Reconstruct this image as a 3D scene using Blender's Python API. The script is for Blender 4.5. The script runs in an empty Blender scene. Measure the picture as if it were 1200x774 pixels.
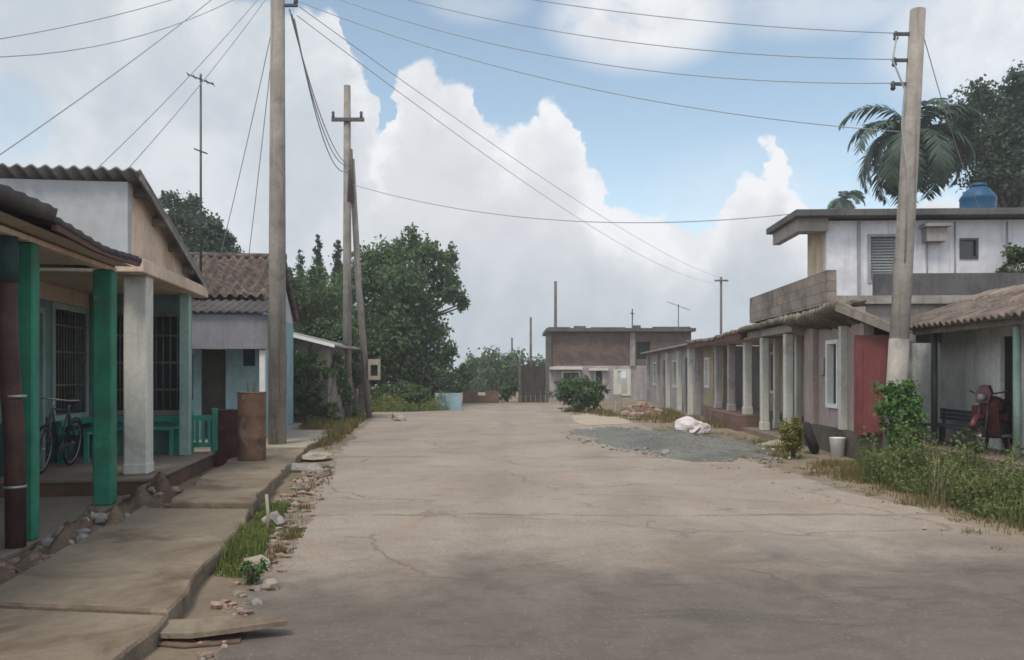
import bpy, math, random
import numpy as np
from mathutils import Vector, Matrix
R = math.radians
rng = np.random.default_rng(7)
random.seed(7)
SC = bpy.context.scene
COL = SC.collection
CAMH, F, CU, HV = 1.6, 1000.0, 600.0, 437.0     # eye height, focal length in photo pixels, principal column, horizon row

def PX(u, v, Y):
    """world point at depth Y that lies on photo pixel (u, v): used to measure the place off the photo"""
    return Vector(((u - CU) * Y / F, Y, CAMH - (v - HV) * Y / F))

# ------------------------------------------------------------------ materials
def N(nt, t, **kw):
    n = nt.nodes.new(t)
    for k, v in kw.items(): setattr(n, k, v)
    return n
def lin(c):
    return tuple(c) + (1.0,) if len(c) == 3 else tuple(c)
def mixrgb(nt, fac, a, b, blend='MIX'):
    m = N(nt, 'ShaderNodeMix', data_type='RGBA', blend_type=blend)
    m.clamp_factor = True
    for sock, val in ((m.inputs[0], fac), (m.inputs[6], a), (m.inputs[7], b)):
        if isinstance(val, (int, float)): sock.default_value = val
        elif isinstance(val, (tuple, list)): sock.default_value = lin(val)
        else: nt.links.new(val, sock)
    return m.outputs[2]
def math_(nt, op, a, b=0.0, clamp=False):
    m = N(nt, 'ShaderNodeMath', operation=op, use_clamp=clamp)
    for sock, val in zip(m.inputs, (a, b)):
        if isinstance(val, (int, float)): sock.default_value = val
        else: nt.links.new(val, sock)
    return m.outputs[0]
def ramp01(nt, val, lo, hi, smooth=True):
    m = N(nt, 'ShaderNodeMapRange', interpolation_type='SMOOTHSTEP' if smooth else 'LINEAR', clamp=True)
    nt.links.new(val, m.inputs[0])
    m.inputs[1].default_value, m.inputs[2].default_value = lo, hi
    m.inputs[3].default_value, m.inputs[4].default_value = 0, 1
    return m.outputs[0]
def noise(nt, vec, scale, detail=4, rough=.55, dist=0.0):
    n = N(nt, 'ShaderNodeTexNoise')
    nt.links.new(vec, n.inputs['Vector'])
    n.inputs['Scale'].default_value = scale; n.inputs['Detail'].default_value = detail
    n.inputs['Roughness'].default_value = rough; n.inputs['Distortion'].default_value = dist
    return n.outputs[0]
def objvec(nt, world=False):
    if world:
        return N(nt, 'ShaderNodeNewGeometry').outputs['Position']
    tc = N(nt, 'ShaderNodeTexCoord'); oi = N(nt, 'ShaderNodeObjectInfo')
    sc = N(nt, 'ShaderNodeVectorMath', operation='SCALE')
    cx = N(nt, 'ShaderNodeCombineXYZ')
    nt.links.new(oi.outputs['Random'], cx.inputs[0]); nt.links.new(oi.outputs['Random'], cx.inputs[1])
    nt.links.new(cx.outputs[0], sc.inputs[0]); sc.inputs[3].default_value = 37.0
    ad = N(nt, 'ShaderNodeVectorMath', operation='ADD')
    nt.links.new(tc.outputs['Object'], ad.inputs[0]); nt.links.new(sc.outputs[0], ad.inputs[1])
    return ad.outputs[0]
def scaled(nt, vec, s):
    m = N(nt, 'ShaderNodeVectorMath', operation='MULTIPLY')
    nt.links.new(vec, m.inputs[0]); m.inputs[1].default_value = s
    return m.outputs[0]
MATS = {}
def new_mat(name):
    m = bpy.data.materials.new(name); m.use_nodes = True
    nt = m.node_tree
    b = nt.nodes['Principled BSDF']
    b.inputs['Specular IOR Level'].default_value = .25
    MATS[name] = m
    return m, nt, b
def mat(name, col, var=.3, scale=1.6, rough=.85, bump=.25, bscale=30, stain=None, stain_amt=.6, stain_lo=.5, streak=0, metallic=0, spec=.25, second=None, second_lo=.5):
    """weathered paint, plaster, wood or metal: large mottling, fine grain, patchy stains and vertical runs"""
    m, nt, b = new_mat(name)
    v = objvec(nt)
    n1 = noise(nt, v, scale, 6, .6, .4); n2 = noise(nt, v, scale * 9, 4, .6)
    lo = tuple(c * (1 - var) for c in col); hi = tuple(min(1, c * (1 + var)) for c in col)
    c = mixrgb(nt, ramp01(nt, n1, .3, .7), lo, hi)
    c = mixrgb(nt, math_(nt, 'MULTIPLY', ramp01(nt, n2, .35, .7), .45), c, tuple(x * .72 for x in col))
    if second:
        c = mixrgb(nt, ramp01(nt, noise(nt, v, scale * .8, 8, .65, 1.0), second_lo, second_lo + .06), c, second)
    if stain:
        s = ramp01(nt, noise(nt, v, scale * .9, 7, .68, .8), stain_lo, stain_lo + .22)
        c = mixrgb(nt, math_(nt, 'MULTIPLY', s, stain_amt), c, stain)
    if streak:
        s = noise(nt, scaled(nt, v, (7, 7, .45)), 1.3, 5, .6)
        c = mixrgb(nt, math_(nt, 'MULTIPLY', ramp01(nt, s, .48, .75), streak), c, stain or tuple(x * .35 for x in col))
    nt.links.new(c, b.inputs['Base Color'])
    b.inputs['Roughness'].default_value = rough; b.inputs['Metallic'].default_value = metallic
    b.inputs['Specular IOR Level'].default_value = spec
    if bump:
        bp = N(nt, 'ShaderNodeBump'); bp.inputs['Strength'].default_value = bump; bp.inputs['Distance'].default_value = .02
        nt.links.new(noise(nt, v, bscale, 5, .65), bp.inputs['Height']); nt.links.new(bp.outputs[0], b.inputs['Normal'])
    return m
def leaf_mat(name, dark, light, trans=.4, rough=.55):
    m, nt, b = new_mat(name)
    g = N(nt, 'ShaderNodeNewGeometry')
    v = objvec(nt)
    c = mixrgb(nt, g.outputs['Random Per Island'], dark, light)
    c = mixrgb(nt, math_(nt, 'MULTIPLY', ramp01(nt, noise(nt, v, .9, 4), .35, .7), .5), c, tuple(x * .6 for x in dark))
    nt.links.new(c, b.inputs['Base Color']); b.inputs['Roughness'].default_value = rough
    tr = N(nt, 'ShaderNodeBsdfTranslucent'); nt.links.new(c, tr.inputs[0])
    mx = N(nt, 'ShaderNodeMixShader'); mx.inputs[0].default_value = trans
    nt.links.new(b.outputs[0], mx.inputs[1]); nt.links.new(tr.outputs[0], mx.inputs[2])
    nt.links.new(mx.outputs[0], nt.nodes['Material Output'].inputs[0])
    return m
def brick_mat(name, c1, c2, mortar, sx=.26, sz=.09, plane='XZ', stain=(.05, .045, .04), stain_amt=.6):
    m, nt, b = new_mat(name)
    tc = N(nt, 'ShaderNodeTexCoord'); sp = N(nt, 'ShaderNodeSeparateXYZ'); cb = N(nt, 'ShaderNodeCombineXYZ')
    nt.links.new(tc.outputs['Object'], sp.inputs[0])
    nt.links.new(sp.outputs[0 if plane == 'XZ' else 1], cb.inputs[0]); nt.links.new(sp.outputs[2], cb.inputs[1])
    bt = N(nt, 'ShaderNodeTexBrick'); nt.links.new(cb.outputs[0], bt.inputs['Vector'])
    bt.inputs['Color1'].default_value = lin(c1); bt.inputs['Color2'].default_value = lin(c2); bt.inputs['Mortar'].default_value = lin(mortar)
    bt.inputs['Scale'].default_value = 1; bt.inputs['Brick Width'].default_value = sx; bt.inputs['Row Height'].default_value = sz
    bt.inputs['Mortar Size'].default_value = .012; bt.inputs['Mortar Smooth'].default_value = .3
    v = tc.outputs['Object']
    c = mixrgb(nt, math_(nt, 'MULTIPLY', ramp01(nt, noise(nt, v, 1.1, 7, .65, .6), .42, .66), stain_amt), bt.outputs[0], stain)
    nt.links.new(c, b.inputs['Base Color']); b.inputs['Roughness'].default_value = .9
    bp = N(nt, 'ShaderNodeBump'); bp.inputs['Strength'].default_value = .5; bp.inputs['Distance'].default_value = .02
    bp.invert = True
    nt.links.new(bt.outputs['Fac'], bp.inputs['Height']); nt.links.new(bp.outputs[0], b.inputs['Normal'])
    return m

GREEN = mat('green_paint', (.026, .18, .11), .25, 2.2, stain=(.05, .075, .05), stain_amt=.8, streak=.5, rough=.7, second=(.13, .22, .17), second_lo=.64)
LTGREEN = mat('pale_green_paint', (.24, .34, .30), .15, stain=(.12, .13, .12), streak=.4)
TEALG = mat('teal_paint', (.035, .25, .18), .2, rough=.55, stain=(.03, .07, .06), streak=.3)
DKGREEN = mat('dark_green_paint', (.02, .05, .045), .2)
WHITE = mat('white_plaster', (0.409, 0.422, 0.435), .06, .7, stain=(0.238, 0.238, 0.238), stain_amt=.4, streak=.25, bump=.12)
WHITEUP = mat('white_upper_plaster', (0.570, 0.570, 0.608), .06, .5, stain=(0.323, 0.323, 0.342), stain_amt=.4, streak=.5, bump=.1)
COLWHITE = mat('white_column_paint', (0.524, 0.520, 0.468), .08, 1.5, stain=(0.227, 0.213, 0.177), stain_amt=.5, streak=.35, bump=.2)
BEIGE = mat('beige_plaster', (0.575, 0.444, 0.341), .15, 1.2, stain=(0.287, 0.202, 0.152), streak=.4)
CEIL = mat('ceiling_boards', (0.504, 0.414, 0.319), .12, 1.4, stain=(0.240, 0.184, 0.132))
LTBLUE = mat('light_blue_wall', (.22, .35, .38), .12, 1.2, stain=(.16, .2, .2), streak=.35)
TEALWALL = mat('grey_teal_wall', (.13, .22, .22), .15, 1.2, stain=(.08, .1, .1), streak=.35)
PINK = mat('pink_grey_wall', (.34, .27, .25), .18, 1.1, stain=(.13, .11, .10), stain_amt=.7, streak=.5)
GREYWALL = mat('grey_lilac_wall', (.33, .30, .30), .18, 1.0, stain=(.12, .10, .10), stain_amt=.7, streak=.5)
OCHRE = mat('ochre_wall', (.36, .30, .20), .15, 1.2, stain=(.14, .12, .09), streak=.5)
PALEWALL = mat('pale_green_grey_wall', (0.667, 0.690, 0.667), .12, 1.0, stain=(0.230, 0.230, 0.218), streak=.35)
CONC = mat('weathered_concrete', (.27, .25, .23), .22, 1.4, stain=(.09, .085, .08), stain_amt=.7, streak=.5, bump=.4)
CONCLT = mat('pale_concrete', (0.288, 0.257, 0.203), .2, 1.6, stain=(0.160, 0.125, 0.091), bump=.5)
CONCDK = mat('stained_shaded_concrete', (.10, .095, .095), .25, 1.2, stain=(.04, .04, .04), streak=.5, bump=.3)  # dark stained concrete; on the terrace parapet this tone stands in for shade
FASCIA = mat('grey_fascia_board', (0.195, 0.195, 0.215), .12, 1.3, stain=(0.098, 0.098, 0.111), streak=.4)
SIDEWALK = mat('dirty_sidewalk', (0.194, 0.158, 0.115), .18, 1.1, stain=(.095, .062, .040), stain_amt=.85, stain_lo=.46, bump=.9, bscale=14)
FLOORC = mat('porch_cement', (0.189, 0.154, 0.117), .15, 1.5, stain=(0.103, 0.072, 0.050), bump=.3)
PLINTH = mat('brown_plinth', (.13, .075, .055), .25, 1.8, stain=(.05, .035, .03), bump=.5)
WOODPOLE = mat('grey_pole_wood', (.25, .225, .20), .2, 2.0, stain=(.09, .08, .07), streak=.7, bump=.5, bscale=14)
WOODDK = mat('dark_pole_wood', (.10, .09, .085), .25, 2.0, streak=.5, bump=.5)
WOODGREY = mat('grey_planks', (.22, .20, .18), .25, 2.2, stain=(.08, .07, .06), streak=.7, bump=.5)
REDPAINT = mat('red_gate_paint', (0.164, 0.049, 0.049), .2, 1.8, stain=(0.098, 0.025, 0.025), streak=.5, rough=.6)
REDTRIM = mat('dull_red_trim', (.13, .062, .055), .3, 3, stain=(.07, .055, .045), stain_amt=.8, stain_lo=.42, streak=.5)
MAROON = mat('maroon_pipe', (0.064, 0.030, 0.028), .35, 3, rough=.65, stain=(0.034, 0.028, 0.024), streak=.6, second=(0.098, 0.081, 0.064), second_lo=.66)
RUST = mat('rusty_drum', (0.162, 0.095, 0.065), .35, 3, stain=(0.051, 0.028, 0.020), stain_amt=.8, rough=.8, second=(0.204, 0.162, 0.130), second_lo=.58)
RUSTDK = mat('dark_rusty_drum', (.085, .03, .03), .35, 3, stain=(.03, .015, .012), rough=.8)
DARK = mat('dark_interior', (.018, .018, .018), .3)
DKWOOD = mat('dark_door', (.045, .04, .035), .3, 3)
BARS = mat('iron_bars', (.11, .105, .10), .25, 4, rough=.6, second=(.09, .05, .035), second_lo=.6)
RUBBER = mat('tyre_rubber', (.022, .021, .02), .2, 6, rough=.9)
METAL = mat('grey_metal', (.33, .33, .33), .15, 4, rough=.45, metallic=.7)
DKMETAL = mat('dark_metal', (.07, .07, .072), .2, 4, rough=.5, metallic=.4)
WIREM = mat('cable_sheath', (0.288, 0.294, 0.306), .1, 3, rough=.6, bump=0)
WIREP = mat('pale_cable_sheath', (.30, .31, .33), .1, 3, rough=.6, bump=0)
ROOFDK = mat('dark_roof_sheet', (.06, .055, .053), .3, 1.3, stain=(.12, .085, .07), stain_amt=.5, bump=.3)
ROOFGREY = mat('grey_fibre_roof', (.20, .19, .185), .2, 1.1, stain=(.07, .065, .06), stain_amt=.8, bump=.3)
ROOFPINK = mat('faded_pink_roof', (0.221, 0.171, 0.149), .28, 2.2, stain=(0.077, 0.064, 0.054), stain_amt=.85, stain_lo=.44, bump=.5, second=(0.253, 0.239, 0.216), second_lo=.6)
TILE = mat('old_clay_tile', (0.156, 0.109, 0.092), .4, 5.5, stain=(0.045, 0.044, 0.041), stain_amt=.9, stain_lo=.40, bump=.5, second=(0.205, 0.174, 0.156), second_lo=.56)
TILEBR = mat('brown_mossy_tile', (.19, .155, .12), .3, 2.5, stain=(.07, .06, .045), stain_amt=.8, stain_lo=.42, bump=.5)
BLUEPL = mat('blue_tank_plastic', (0.010, 0.060, 0.135), .15, 2, rough=.45)
BLUEPAINT = mat('faded_blue_paint', (.055, .065, .095), .2, 3, rough=.65, stain=(.04, .045, .05))
NAVY = mat('navy_shutter', (.03, .045, .13), .2, 3)
PALEBLUE = mat('pale_blue_paint', (.24, .34, .38), .12, 2, stain=(.2, .2, .2))
WINGREY = mat('grey_louvre', (.25, .26, .27), .12, 2, rough=.5)
WHITEPAINT = mat('white_paint', (.70, .70, .68), .06, 2, stain=(.4, .38, .35), stain_amt=.4)
SACK = mat('white_sack', (.62, .57, .57), .1, 4, stain=(.35, .3, .28), stain_amt=.5)
SOIL = mat('brown_soil', (.125, .085, .06), .35, 3, stain=(.05, .035, .025), bump=.9, bscale=18)
RUBBLE = mat('rubble', (.27, .19, .15), .35, 3, stain=(.14, .08, .06), bump=.8)
STONE = mat('grey_stone', (.26, .24, .22), .3, 3, stain=(.12, .1, .08), bump=.7)
BARK = mat('bark', (.11, .085, .065), .3, 4, bump=.8)
PALMBARK = mat('palm_bark', (.20, .18, .16), .25, 3, bump=.6)
REDBIKE = mat('dark_red_enamel', (.10, .022, .028), .2, 4, rough=.35, spec=.5)
BLACKPL = mat('black_plastic', (.02, .02, .021), .1, 4, rough=.6)
GLASS, _nt, _b = new_mat('dark_glass')
_b.inputs['Base Color'].default_value = (.02, .024, .026, 1); _b.inputs['Roughness'].default_value = .12; _b.inputs['Specular IOR Level'].default_value = .5
LENS, _nt, _b = new_mat('headlight_lens')
_b.inputs['Base Color'].default_value = (.22, .22, .22, 1); _b.inputs['Roughness'].default_value = .1
BRICKDK = brick_mat('dark_brick', (0.161, 0.095, 0.079), (0.115, 0.073, 0.063), (0.127, 0.112, 0.100))
BRICKRED = brick_mat('low_red_brick', (.19, .10, .075), (.14, .075, .06), (.15, .13, .12), plane='XZ')
BLOCK = brick_mat('bare_block', (.25, .21, .18), (.20, .165, .145), (.14, .125, .11), .42, .2, plane='YZ', stain_amt=.7)
PLINTHR = mat('dark_stained_plinth', (.10, .085, .07), .3, 2, stain=(.035, .03, .025), stain_amt=.8, bump=.5)
LEAFDK = leaf_mat('leaf_dark', (.042, .072, .05), (.095, .135, .085))
LEAFTREE = leaf_mat('leaf_tree', (.045, .090, .040), (.125, .185, .075))
LEAFMID = leaf_mat('leaf_mid', (.055, .10, .04), (.125, .19, .075))
LEAFBLUE = leaf_mat('leaf_conifer', (0.026, 0.057, 0.039), (0.061, 0.099, 0.063))
LEAFYEL = leaf_mat('leaf_yellowing', (0.128, 0.128, 0.022), (0.272, 0.232, 0.060))
LEAFPALM = leaf_mat('leaf_palm', (0.035, 0.066, 0.052), (0.078, 0.117, 0.081), .15)
LEAFBUSH = leaf_mat('leaf_bush', (.05, .12, .035), (.13, .24, .065))
GRASSM = leaf_mat('grass_blades', (0.080, 0.128, 0.030), (0.240, 0.255, 0.075), .3, .7)
GRASSDRY = leaf_mat('dry_grass_blades', (0.121, 0.105, 0.035), (0.242, 0.189, 0.080), .3, .8)
STRAW = leaf_mat('straw', (.22, .18, .10), (.36, .30, .18), .2, .8)
WEEDM = leaf_mat('weed_leaves', (0.053, 0.087, 0.027), (0.176, 0.205, 0.061), .3, .7)

# ground (world-space position so that stains stay on their spot)
def ground_mat():
    m, nt, b = new_mat('dirt_ground'); p = objvec(nt, True)
    n1 = noise(nt, p, .35, 7, .65, .5); n2 = noise(nt, p, 4, 6, .65); n3 = noise(nt, p, .9, 7, .7, .6)
    c = mixrgb(nt, ramp01(nt, n1, .3, .7), (.16, .12, .085), (.25, .20, .148))
    c = mixrgb(nt, math_(nt, 'MULTIPLY', ramp01(nt, n2, .4, .7), .5), c, (.13, .10, .075))
    c = mixrgb(nt, ramp01(nt, n3, .53, .63), c, (.10, .105, .04))
    nt.links.new(c, b.inputs['Base Color']); b.inputs['Roughness'].default_value = .95
    bp = N(nt, 'ShaderNodeBump'); bp.inputs['Strength'].default_value = .7; bp.inputs['Distance'].default_value = .05
    nt.links.new(noise(nt, p, 9, 7, .7), bp.inputs['Height']); nt.links.new(bp.outputs[0], b.inputs['Normal'])
    return m
def road_mat():
    m, nt, b = new_mat('worn_road'); p = objvec(nt, True)
    sep = N(nt, 'ShaderNodeSeparateXYZ'); nt.links.new(p, sep.inputs[0])
    n1 = noise(nt, p, .45, 8, .65, .6); n2 = noise(nt, p, 2.6, 7, .7, .3); n3 = noise(nt, p, 30, 4, .7)
    c = mixrgb(nt, ramp01(nt, n1, .32, .68), (.238, .193, .156), (.302, .259, .214))
    c = mixrgb(nt, math_(nt, 'MULTIPLY', ramp01(nt, n2, .5, .72), .55), c, (.165, .128, .098))
    # reddish dirt washed over
    c = mixrgb(nt, math_(nt, 'MULTIPLY', ramp01(nt, noise(nt, scaled(nt, p, (1, .55, 1)), .8, 6, .6, .8), .52, .68), .5), c, (.27, .195, .14))
    # old asphalt overlay in the near stretch, ragged front edge
    e = math_(nt, 'ADD', sep.outputs[1], math_(nt, 'MULTIPLY', math_(nt, 'SUBTRACT', noise(nt, p, .8, 9, .75, .5), .5), 5.5))
    e = math_(nt, 'ADD', e, math_(nt, 'MULTIPLY', sep.outputs[0], -.18))
    asph = math_(nt, 'SUBTRACT', 1.0, ramp01(nt, e, 5.6, 8.4))
    ac = mixrgb(nt, ramp01(nt, n2, .3, .7), (.076, .063, .052), (.118, .099, .083))
    ac = mixrgb(nt, ramp01(nt, noise(nt, scaled(nt, p, (.5, 1.6, 1)), 1.3, 7, .7, .4), .5, .66), ac, (.060, .051, .043))
    c = mixrgb(nt, math_(nt, 'MULTIPLY', asph, .9), c, ac)
    # transverse joint and random cracks
    w = math_(nt, 'ADD', sep.outputs[1], math_(nt, 'MULTIPLY', noise(nt, p, .9, 6, .7), .55))
    j = math_(nt, 'ABSOLUTE', math_(nt, 'SUBTRACT', w, 9.85))
    j1 = math_(nt, 'SUBTRACT', 1.0, ramp01(nt, j, .015, .09))
    j1 = math_(nt, 'MULTIPLY', j1, ramp01(nt, noise(nt, p, 1.1, 5, .6), .36, .55))
    j2 = math_(nt, 'SUBTRACT', 1.0, ramp01(nt, math_(nt, 'ABSOLUTE', math_(nt, 'SUBTRACT', w, 16.4)), .02, .14))
    j2 = math_(nt, 'MULTIPLY', j2, ramp01(nt, noise(nt, p, .7, 5, .6), .42, .6))
    vo = N(nt, 'ShaderNodeTexVoronoi', feature='DISTANCE_TO_EDGE')
    wv = N(nt, 'ShaderNodeVectorMath', operation='ADD')
    nn = N(nt, 'ShaderNodeTexNoise'); nn.inputs['Scale'].default_value = 1.6; nn.inputs['Detail'].default_value = 6
    nt.links.new(p, nn.inputs['Vector'])
    sv = N(nt, 'ShaderNodeVectorMath', operation='SCALE'); sv.inputs[3].default_value = .9
    nt.links.new(nn.outputs['Color'], sv.inputs[0]); nt.links.new(p, wv.inputs[0]); nt.links.new(sv.outputs[0], wv.inputs[1])
    nt.links.new(wv.outputs[0], vo.inputs['Vector']); vo.inputs['Scale'].default_value = .42
    cr = math_(nt, 'SUBTRACT', 1.0, ramp01(nt, vo.outputs['Distance'], .003, .016))
    cr = math_(nt, 'MULTIPLY', cr, ramp01(nt, noise(nt, p, .5, 4), .44, .54))
    allc = math_(nt, 'MAXIMUM', math_(nt, 'MAXIMUM', j1, j2), math_(nt, 'MULTIPLY', cr, .8))
    c = mixrgb(nt, math_(nt, 'MULTIPLY', allc, .52), c, (.085, .068, .055))
    # pot-holes worn to soil
    ph = ramp01(nt, noise(nt, scaled(nt, p, (.9, 1.3, 1)), 1.1, 5, .55, .3), .66, .74)
    c = mixrgb(nt, math_(nt, 'MULTIPLY', ph, .6), c, (.15, .125, .105))
    c = mixrgb(nt, math_(nt, 'MULTIPLY', ramp01(nt, n3, .46, .62), .38), c, (.13, .112, .096))
    vg = N(nt, 'ShaderNodeTexVoronoi'); nt.links.new(p, vg.inputs['Vector']); vg.inputs['Scale'].default_value = 34
    vs3 = N(nt, 'ShaderNodeSeparateColor'); nt.links.new(vg.outputs['Color'], vs3.inputs[0])
    spk = math_(nt, 'MULTIPLY', ramp01(nt, vs3.outputs[0], .80, .9), math_(nt, 'SUBTRACT', 1.0, ramp01(nt, vg.outputs['Distance'], .25, .42)))
    c = mixrgb(nt, math_(nt, 'MULTIPLY', spk, .45), c, (.215, .195, .17))
    spd = math_(nt, 'MULTIPLY', ramp01(nt, vs3.outputs[1], .84, .92), math_(nt, 'SUBTRACT', 1.0, ramp01(nt, vg.outputs['Distance'], .2, .40)))
    c = mixrgb(nt, math_(nt, 'MULTIPLY', spd, .6), c, (.075, .066, .058))
    # squarish repair patches and two faint wheel tracks
    pn = noise(nt, scaled(nt, p, (.55, .4, 1)), 1.0, 9, .6, .1)
    c = mixrgb(nt, math_(nt, 'MULTIPLY', ramp01(nt, pn, .585, .60), .32), c, (.17, .15, .13))
    for tx in (.15, 2.0):
        tr_ = math_(nt, 'ABSOLUTE', math_(nt, 'SUBTRACT', math_(nt, 'ADD', sep.outputs[0], math_(nt, 'MULTIPLY', noise(nt, p, .22, 3), .8)), tx))
        c = mixrgb(nt, math_(nt, 'MULTIPLY', math_(nt, 'SUBTRACT', 1.0, ramp01(nt, tr_, .05, .4)), .16), c, (.12, .105, .092))
    nt.links.new(c, b.inputs['Base Color'])
    b.inputs['Roughness'].default_value = .88
    h = math_(nt, 'ADD', math_(nt, 'MULTIPLY', n3, .35), math_(nt, 'MULTIPLY', n2, 1.0))
    h = math_(nt, 'SUBTRACT', h, math_(nt, 'MULTIPLY', math_(nt, 'ADD', allc, ph), .5))
    bp = N(nt, 'ShaderNodeBump'); bp.inputs['Strength'].default_value = .5; bp.inputs['Distance'].default_value = .05
    nt.links.new(h, bp.inputs['Height']); nt.links.new(bp.outputs[0], b.inputs['Normal'])
    return m
def gravel_mat(name, a, b_, scale=26):
    m, nt, b = new_mat(name); p = objvec(nt, True)
    vo = N(nt, 'ShaderNodeTexVoronoi'); nt.links.new(p, vo.inputs['Vector']); vo.inputs['Scale'].default_value = scale
    sp = N(nt, 'ShaderNodeSeparateColor'); nt.links.new(vo.outputs['Color'], sp.inputs[0])
    c = mixrgb(nt, sp.outputs[0], a, b_)
    c = mixrgb(nt, math_(nt, 'MULTIPLY', ramp01(nt, noise(nt, p, .8, 6, .6), .45, .65), .5), c, tuple(x * .75 for x in a))
    nt.links.new(c, b.inputs['Base Color']); b.inputs['Roughness'].default_value = .95
    bp = N(nt, 'ShaderNodeBump'); bp.inputs['Strength'].default_value = .8; bp.inputs['Distance'].default_value = .03; bp.invert = True
    nt.links.new(vo.outputs['Distance'], bp.inputs['Height']); nt.links.new(bp.outputs[0], b.inputs['Normal'])
    return m
GROUND, ROAD = ground_mat(), road_mat()
GRAVEL = gravel_mat('grey_gravel', (.10, .10, .092), (.19, .185, .165))
SAND = gravel_mat('pale_sand', (.36, .30, .23), (.44, .38, .30), 40)

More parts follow.
